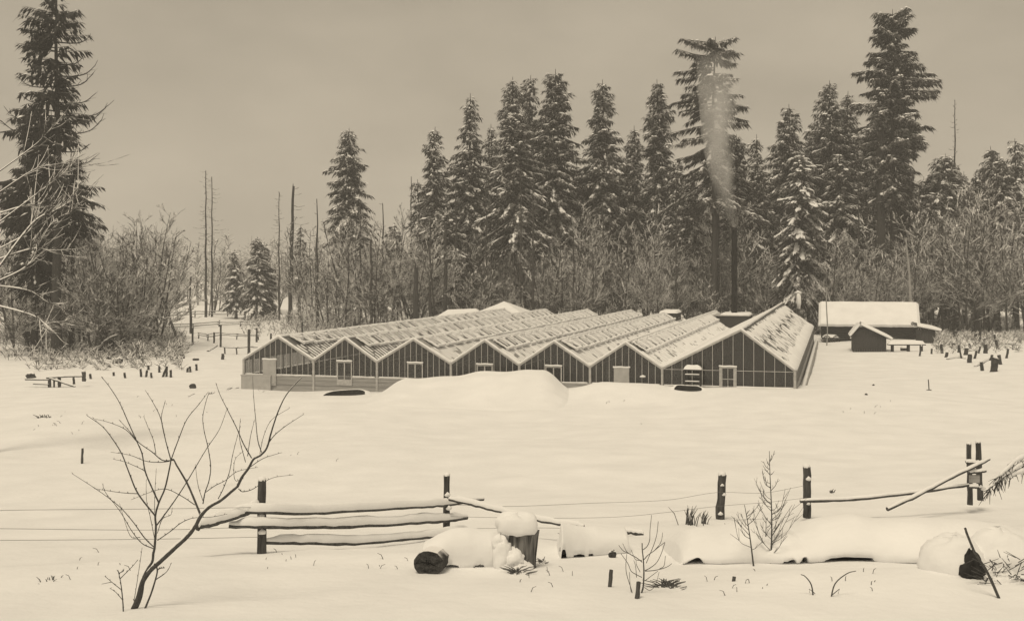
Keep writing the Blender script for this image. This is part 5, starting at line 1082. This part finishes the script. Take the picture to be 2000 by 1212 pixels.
# bare bush right of centre
bz = 1731 / 300.
p = onY(1243, 15.9); o = empty('bare_bush', tuple(p), 0, 'bare bush with upcurved stems at the bottom right of centre', 'shrub')
limbs(o, [(12, 6, [(490, 1290), (505, 1190), (535, 1140), (556, 1060), (562, 950), (562, 850), (555, 740), (545, 650), (543, 575)]), (5, 3, [(555, 650), (600, 610), (628, 540), (632, 430), (650, 260)]), (5, 3, [(565, 760), (610, 710), (680, 660), (740, 610), (800, 565)]), (4, 3, [(590, 800), (640, 680), (680, 580), (710, 470), (725, 330)]), (4, 2.5, [(690, 650), (740, 590), (765, 530), (775, 455)]),
 (5, 3, [(575, 885), (640, 850), (710, 790), (760, 690), (800, 570)]), (5, 3, [(575, 890), (660, 885), (740, 870), (820, 845), (880, 805)]), (4, 2.5, [(740, 865), (790, 830), (805, 720)]), (4, 2.5, [(575, 1000), (640, 950), (720, 890)]), (5, 3, [(545, 790), (480, 740), (400, 695), (330, 660), (280, 600)]), (4, 2.5, [(540, 770), (470, 760), (440, 700), (420, 650)]), (4, 2.5, [(440, 720), (370, 670), (325, 580)]),
 (5, 3, [(455, 1290), (440, 1190), (420, 1090), (370, 930), (360, 820), (370, 700)]), (4, 3, [(450, 1290), (430, 1180), (410, 1060), (400, 900)]), (5, 3, [(540, 960), (480, 930), (420, 890), (380, 800), (305, 695)]), (4, 2.5, [(480, 960), (470, 840), (450, 770)]), (4, 2.5, [(570, 1075), (620, 1105), (660, 1090), (700, 1030), (735, 900)]), (4, 2.5, [(520, 900), (480, 820), (475, 770)])], bz, 1160, 960, 15.9, 'stem', .3, 9, buds=False, org=p, snowy=False)
# slim sapling with fine twigs among the buried logs
def sapling(px, base, top, Y, hw, label, nb, seed, bl=.33, lean=0, name='slim_sapling'):
    b = at(px, base, Y); b[2] = min(b[2], float(ground(b[0], Y)) + .7); o = empty(name, tuple(b), 0, label, 'sapling'); r_ = random.Random(seed); H = (base - top) * Y / F; z = np.linspace(-.5, H, 12)
    P = np.stack([.02 * np.sin(z * 2.5) + lean * z / H, 0 * z, z], -1); m_ = MB(); m_.tube(P, np.linspace(hw, hw * .25, 12) * Y / F, 6, rough=.06); m_.build('trunk', 'twig', o)
    for k in range(nb):
        f = .05 + .88 * r_.random() ** 1.2; s = r_.choice((-1, 1)); L = H * bl * (1.15 - f) * r_.uniform(.35, 1.45); A_ = np.array([np.interp(f * H, z, P[:, 0]), 0, f * H]); dy = r_.uniform(-.7, .7); e1 = r_.uniform(.3, .9)
        Q = smooth_path([A_, A_ + np.array([s * L * .30, dy * L * .5, L * .5 * e1]), A_ + np.array([s * L * r_.uniform(.42, .72), dy * L, L * r_.uniform(.75, 1.3) * (.5 + .6 * e1)])], 4); m_ = MB(); m_.tube(Q, np.linspace(hw * .34, hw * .14, len(Q)) * Y / F, 4)
        for j in range(3):
            i = r_.randrange(2, len(Q) - 1); m_.tube([Q[i], Q[i] + np.array([s * r_.uniform(-.3, .9), r_.uniform(-.5, .5), r_.uniform(.3, 1)]) * L * .32], np.array([hw * .24, hw * .14]) * Y / F, 4)
        m_.build('twig', 'twig', o)
    return o
sapling(1505, 1098, 880, 19.5, 2.1, 'slim upright sapling with fine twigs in the right foreground', 34, 3, .3)
sapling(1470, 1090, 985, 19.3, 2.2, 'low forked sapling left of the slim upright one', 10, 4, .7, -.15)
sapling(1494, 1085, 1012, 19.7, 1.8, 'short sapling shoot close to the slim upright one', 6, 5, .5)
def tuft(px, py, n, h, spread, label, seed, flat=.3, name='grass_tuft', cat='grass', rpx=1.0, mat='grass', Yoff=0):
    p = GP(px, py); q = p[1] / F; o = empty(name, tuple(p), 0, label, cat); g_ = np.random.default_rng(seed); m_ = MB()
    for k in range(n):
        x = g_.normal(0, spread * .4) * q; y = g_.normal(0, .12); d = np.array([g_.uniform(-flat, flat) + x / (spread * q) * flat, g_.uniform(-.3, .3), 1.]); L = h * q * g_.uniform(.4, 1.1); A_ = np.array([x, y, -.03])
        m_.tube([A_, A_ + d * L * .6, A_ + d * L + np.array([d[0] * L * .35, 0, -.1 * L])], np.array([1.1, .9, .4]) * rpx * q, 4, cap=False)
    tag(m_.build('blades', mat, o), kind='stuff'); return o
tuft(1345, 1024, 26, 40, 26, 'dry grass tuft left of the stout wire-fence post', 1)
tuft(1372, 1022, 16, 32, 14, 'smaller grass tuft touching the wire-fence post', 2)
tuft(1303, 1145, 70, 16, 22, 'flattened fern clump right of the bare bush', 3, 1.6, 'fern_clump', 'fern', 1.3)
tuft(1540, 1092, 60, 20, 26, 'dark fern clump behind the slim sapling', 4, 1.5, 'fern_clump', 'fern', 1.3, 'twig')
tuft(1008, 1118, 60, 14, 12, 'dark fern fringe at the foot of the broken stump', 5, 1.3, 'fern_clump', 'fern', 1.2)
tuft(1058, 1098, 26, 10, 10, 'small snowy fern right of the broken stump', 6, 1.2, 'fern_clump', 'fern', 1.1)
tuft(925, 1100, 40, 11, 26, 'withered grass fringe along the sawn log', 7, 1.0)
tuft(100, 1132, 12, 16, 14, 'few dry stems in the lower left corner', 8, .5)
tuft(1640, 1030, 10, 7, 6, 'few weed stems in the smooth snow on the right', 9, .9)
tuft(1625, 962, 10, 9, 5, 'weed stems above the long slanting rail', 10, .5)
tuft(85, 815, 14, 8, 18, 'dry weeds poking through the far left snow', 11, .7)
lit = MB(); g_ = np.random.default_rng(55)
for px, py, n, sp in ((1400, 1060, 9, 40), (1560, 1060, 14, 45), (1690, 1050, 8, 50), (1820, 1060, 10, 50), (1120, 1060, 6, 30), (900, 1060, 6, 40), (1450, 1140, 10, 80), (1700, 1140, 8, 90), (740, 1110, 6, 80), (560, 1090, 8, 60), (200, 1110, 8, 90), (1060, 1130, 8, 60), (300, 800, 8, 90), (1700, 800, 7, 120), (120, 830, 12, 60), (1250, 800, 4, 90), (620, 900, 3, 90)):
    for k in range(n):
        b = GP(px + g_.normal(0, sp * .5), py + g_.normal(0, 12)); h = g_.uniform(.02, .09) * (1 + b[1] / 60); d = np.array([g_.uniform(-.8, .8), g_.uniform(-.5, .5), 1.]); lit.tube([b + np.array([0, 0, -.03]), b + d * h * .6, b + d * h + np.array([d[0] * h * .4, 0, -h * .2])], np.array([.0035, .003, .002]) * (1 + b[1] / 25), 4, cap=False)
tag(lit.build('weed_stems', 'twig'), 'tiny dry weed stems poking through the snow field', 'weeds', kind='stuff')
# overgrown corner at lower right: snowy roots and brush
p = onY(1925, 16.5); o = empty('brush_pile', tuple(p), 0, 'snow-loaded brush pile with dark hollow at the lower right corner', 'brush'); q = 16.5 / F; g_ = np.random.default_rng(31)
blob(o, (-.25, .45, .05), (.5, .5, .40), 'snow', 3, 'snow', .13); blob(o, (.4, .45, .1), (.55, .45, .45), 'snow', 5, 'snow', .13); blob(o, (-.22, -.02, .05), (.17, .18, .26), 'hole', 6, 'hollow', .3); blob(o, (.12, -.12, .0), (.24, .2, .14), 'snow', 8, 'snow', .15)  # hollow is a solid blob, coloured dark to paint deep shade
m_ = MB()
for k in range(70):
    c = np.array([g_.uniform(-.3, .5), -.3 + g_.uniform(-.1, .15), g_.uniform(-.1, .35)]); m_.tube([c, c + np.array([g_.uniform(-.25, .25), -.05, g_.uniform(-.15, .15)])], [.008, .003], 4, cap=False)
tag(m_.build('twigs', 'twig', o), kind='stuff')
limbs(o, [(3, 2.2, [(1925, 1200), (1890, 1120), (1865, 1080), (1850, 1045), (1845, 1030)]), (2.2, 1.4, [(1868, 1085), (1855, 1060)])], 1.0, 40, 0, 15.6, 'stem', .1, 3, buds=False, org=p, snowy=False)
p = onY(1975, 20); o = empty('snowy_bough', tuple(p), 0, 'blurred snowy bough hanging in at the right edge', 'bough')
m_ = MB(); sn_ = MB()
for k in range(3):
    a = np.array([.45 + g_.uniform(-.05, .05), g_.uniform(-.2, .2), 1.75 - k * .12]); b = at(1946 - k * 4 + g_.uniform(-6, 6), 935 + k * 12, 19.6) - p; Q = smooth_path([a, a * .6 + b * .4 + np.array([0, 0, .12]), b + np.array([.06, 0, .1]), b], 6); m_.tube(Q, np.linspace(.02, .006, len(Q)), 5, cap=False)
    for j in range(3, len(Q)):
        for _ in range(2):
            d = np.array([g_.uniform(-.2, .08), g_.uniform(-.12, .12), g_.uniform(-.22, -.02)]); m_.tube([Q[j], Q[j] + d * .6, Q[j] + d + np.array([0, 0, -.03])], [.008, .006, .003], 4, cap=False)
    sn_.tube(Q[2:-2] + np.array([0, 0, .025]), np.linspace(.05, .02, len(Q) - 4), 6, rough=.3)
m_.tube([np.array([.5, 0, 2.2]), np.array([.48, 0, 1.2]), np.array([.52, 0, .4]), np.array([.5, 0, -.3])], [.04, .05, .06, .07], 7)
tag(m_.build('twigs', 'twig', o), kind='stuff'); tag(sn_.build('snow', 'snow', o, smooth=True), kind='stuff')
for k, (px, py, t, lean, lab) in enumerate([(1630, 1165, 1115, -12, 'lone curved twig in the bottom right snow'), (1597, 1162, 1122, -12, 'thin straight twig left of the lone curved one')]):
    b = GP(px - 8, py); q = b[1] / F; o = empty('lone_twig', tuple(b), 0, lab, 'twig'); h = (py - t) * q; m_ = MB(); s_ = 1 if k == 0 else -.5
    m_.tube(smooth_path([(0, 0, -.05), (.06 * s_, 0, h * .5), (.22 * s_, 0, h * .9), (.34 * s_, 0, h)], 4), np.linspace(.011, .005, 13), 5); m_.tube([(.02, 0, .02), (.12 * s_, 0, h * .3), (.10 * s_, .0, h * .1)], [.007, .005, .004], 4); m_.build('stem', 'twig', o)

NL = [(9, 4, [(-40, 880), (-36, 700), (-30, 520), (-28, 340), (-24, 200), (-20, 90)]), (2.20, .5, [(-30, 560), (60, 440), (100, 415), (130, 398), (152, 372)]), (1.76, .5, [(-30, 560), (52, 520), (80, 470), (105, 432), (140, 412)]), (1.87, .5, [(-30, 515), (60, 486), (100, 489), (150, 486)]), (1.65, .5, [(-30, 425), (55, 400), (80, 404), (118, 401)]), (1.98, .5, [(-30, 555), (52, 566), (90, 588), (128, 604)]), (1.76, .5, [(-30, 590), (60, 614), (90, 634), (110, 652)]), (1.43, .5, [(82, 636), (100, 630), (126, 627)]), (1.43, .5, [(-30, 500), (52, 455), (66, 420), (76, 398)]), (1.32, .5, [(-30, 355), (60, 290), (90, 262), (108, 240)]), (1.32, .5, [(-30, 395), (60, 335), (100, 322), (150, 318)]), (1.32, .5, [(-30, 455), (70, 380), (110, 350), (140, 330)]), (1.32, .5, [(50, 520), (58, 500), (62, 470)])]
p = GP(-40, 885); o = empty('edge_tree', tuple(p), 0, 'near bare tree at the left edge reaching in with snow-lined limbs', 'tree')
limbs(o, NL, 1.0, 0, 0, p[1], 'limb', 2.0, 14, mat='branch', buds=False, org=p, snowy=False)
for c_ in [c_ for c_ in o.children if c_.name.startswith('limb')]:
    v = np.array([w.co for w in c_.data.vertices]); m = (len(v) - 2) // 6; cc = v[:m * 6].reshape(m, 6, 3).mean(1); rad = np.linalg.norm(v[:m * 6].reshape(m, 6, 3)[:, 0] - cc, axis=1)
    m_ = MB(); m_.tube(cc + np.array([0, 0, 1.]) * rad[:, None] * .8, rad * .75, 6, rough=.2); m_.build('snow', 'snow', c_, smooth=True)
    m_ = MB()
    for j in range(4, m):
        for _ in range(2):
            d = (cc[j] - cc[j - 1]); d = d / np.linalg.norm(d) + nr.normal(0, .7, 3) + np.array([0, 0, .3]); L = nr.uniform(.3, 1.1); m_.tube(smooth_path([cc[j], cc[j] + d * L * .5, cc[j] + d * L * .9 + np.array([0, 0, .15])], 3), np.linspace(.018, .008, 7), 4, cap=False)
    m_.build('twigs', 'branch', c_)['kind'] = 'stuff'

# ================================================================== smoke and haze
sm, nt, out = newmat('chimney_smoke'); pv = nt.nodes.new('ShaderNodeVolumePrincipled'); pv.inputs['Color'].default_value = (1, 1, 1, 1); pv.inputs['Anisotropy'].default_value = 0
t = nt.nodes.new('ShaderNodeTexCoord'); n1 = nt.nodes.new('ShaderNodeTexNoise'); n1.inputs['Scale'].default_value = .45; n1.inputs['Detail'].default_value = 3
mpp = nt.nodes.new('ShaderNodeMapping'); mpp.inputs['Scale'].default_value = (1, 1, .35); nt.links.new(t.outputs['Object'], mpp.inputs[0]); nt.links.new(mpp.outputs[0], n1.inputs['Vector'])
sx = nt.nodes.new('ShaderNodeSeparateXYZ'); nt.links.new(t.outputs['Object'], sx.inputs[0])
fd = nt.nodes.new('ShaderNodeMapRange'); fd.inputs['From Min'].default_value = 6; fd.inputs['From Max'].default_value = 26; fd.inputs['To Min'].default_value = 1.0; fd.inputs['To Max'].default_value = .12; nt.links.new(sx.outputs[2], fd.inputs[0])
nm_ = nt.nodes.new('ShaderNodeMapRange'); nm_.inputs['From Min'].default_value = .3; nm_.inputs['From Max'].default_value = .6; nt.links.new(n1.outputs[0], nm_.inputs[0])
def mth(op, a, b=None, c=None):
    n = nt.nodes.new('ShaderNodeMath'); n.operation = op
    for i_, v in enumerate((a, b, c)):
        if v is None: continue
        if isinstance(v, (int, float)): n.inputs[i_].default_value = v
        else: nt.links.new(v, n.inputs[i_])
    return n.outputs[0]
ax = mth('MULTIPLY', mth('SUBTRACT', 1.0, mth('POWER', 2.718, mth('MULTIPLY', sx.outputs[2], -.16))), -2.35)      # the axis drifts left as it climbs
rx_ = mth('SUBTRACT', sx.outputs[0], ax); r2 = mth('ADD', mth('MULTIPLY', rx_, rx_), mth('MULTIPLY', sx.outputs[1], sx.outputs[1]))
RR = mth('MULTIPLY_ADD', sx.outputs[2], .14, .7); fall = mth('MAXIMUM', 0.0, mth('SUBTRACT', 1.0, mth('DIVIDE', r2, mth('MULTIPLY', RR, RR)))); 
botf = nt.nodes.new('ShaderNodeMapRange'); botf.inputs['From Max'].default_value = 7.0; botf.inputs['To Min'].default_value = .12; nt.links.new(sx.outputs[2], botf.inputs[0])
dens = mth('MULTIPLY', mth('MULTIPLY', mth('MULTIPLY', fd.outputs[0], nm_.outputs[0]), mth('MULTIPLY', fall, botf.outputs[0])), .85)
fd.inputs['From Min'].default_value = 8; fd.inputs['From Max'].default_value = 19; fd.inputs['To Max'].default_value = .0
nt.links.new(dens, pv.inputs['Density']); nt.links.new(pv.outputs[0], out.inputs['Volume'])
Yc = cw[1]; zt0 = CAMZ + (HORIZ - 446) * Yc / F
pts = [(1446, 449, .7), (1428, 400, 1.2), (1416, 350, 1.6), (1410, 300, 1.9), (1407, 250, 2.1), (1405, 200, 2.3), (1404, 150, 2.5), (1403, 90, 2.5)]
O_ = np.array([cw[0], cw[1], zt0]); P = smooth_path([at(a, b, Yc) - O_ for a, b, r in pts], 4); rr = np.interp(np.linspace(0, 1, len(P)), np.linspace(0, 1, len(pts)), [r for a, b, r in pts])
m_ = MB(); m_.tube(P, rr, 14, rough=.06); o = m_.build('smoke_plume', sm, None, tuple(O_), smooth=True); tag(o, 'pale smoke plume drifting up from the iron chimney', 'smoke')
hz, nt, out = newmat('haze'); pv = nt.nodes.new('ShaderNodeVolumePrincipled'); pv.inputs['Color'].default_value = (.95, .95, .95, 1); pv.inputs['Density'].default_value = .0007; pv.inputs['Anisotropy'].default_value = .1
nt.links.new(pv.outputs[0], out.inputs['Volume'])
m_ = MB(); m_.box((-1500, -60, -2), (1500, 720, 62)); o = m_.build('haze', hz); tag(o, 'thin winter haze over the whole clearing', 'haze', kind='stuff')
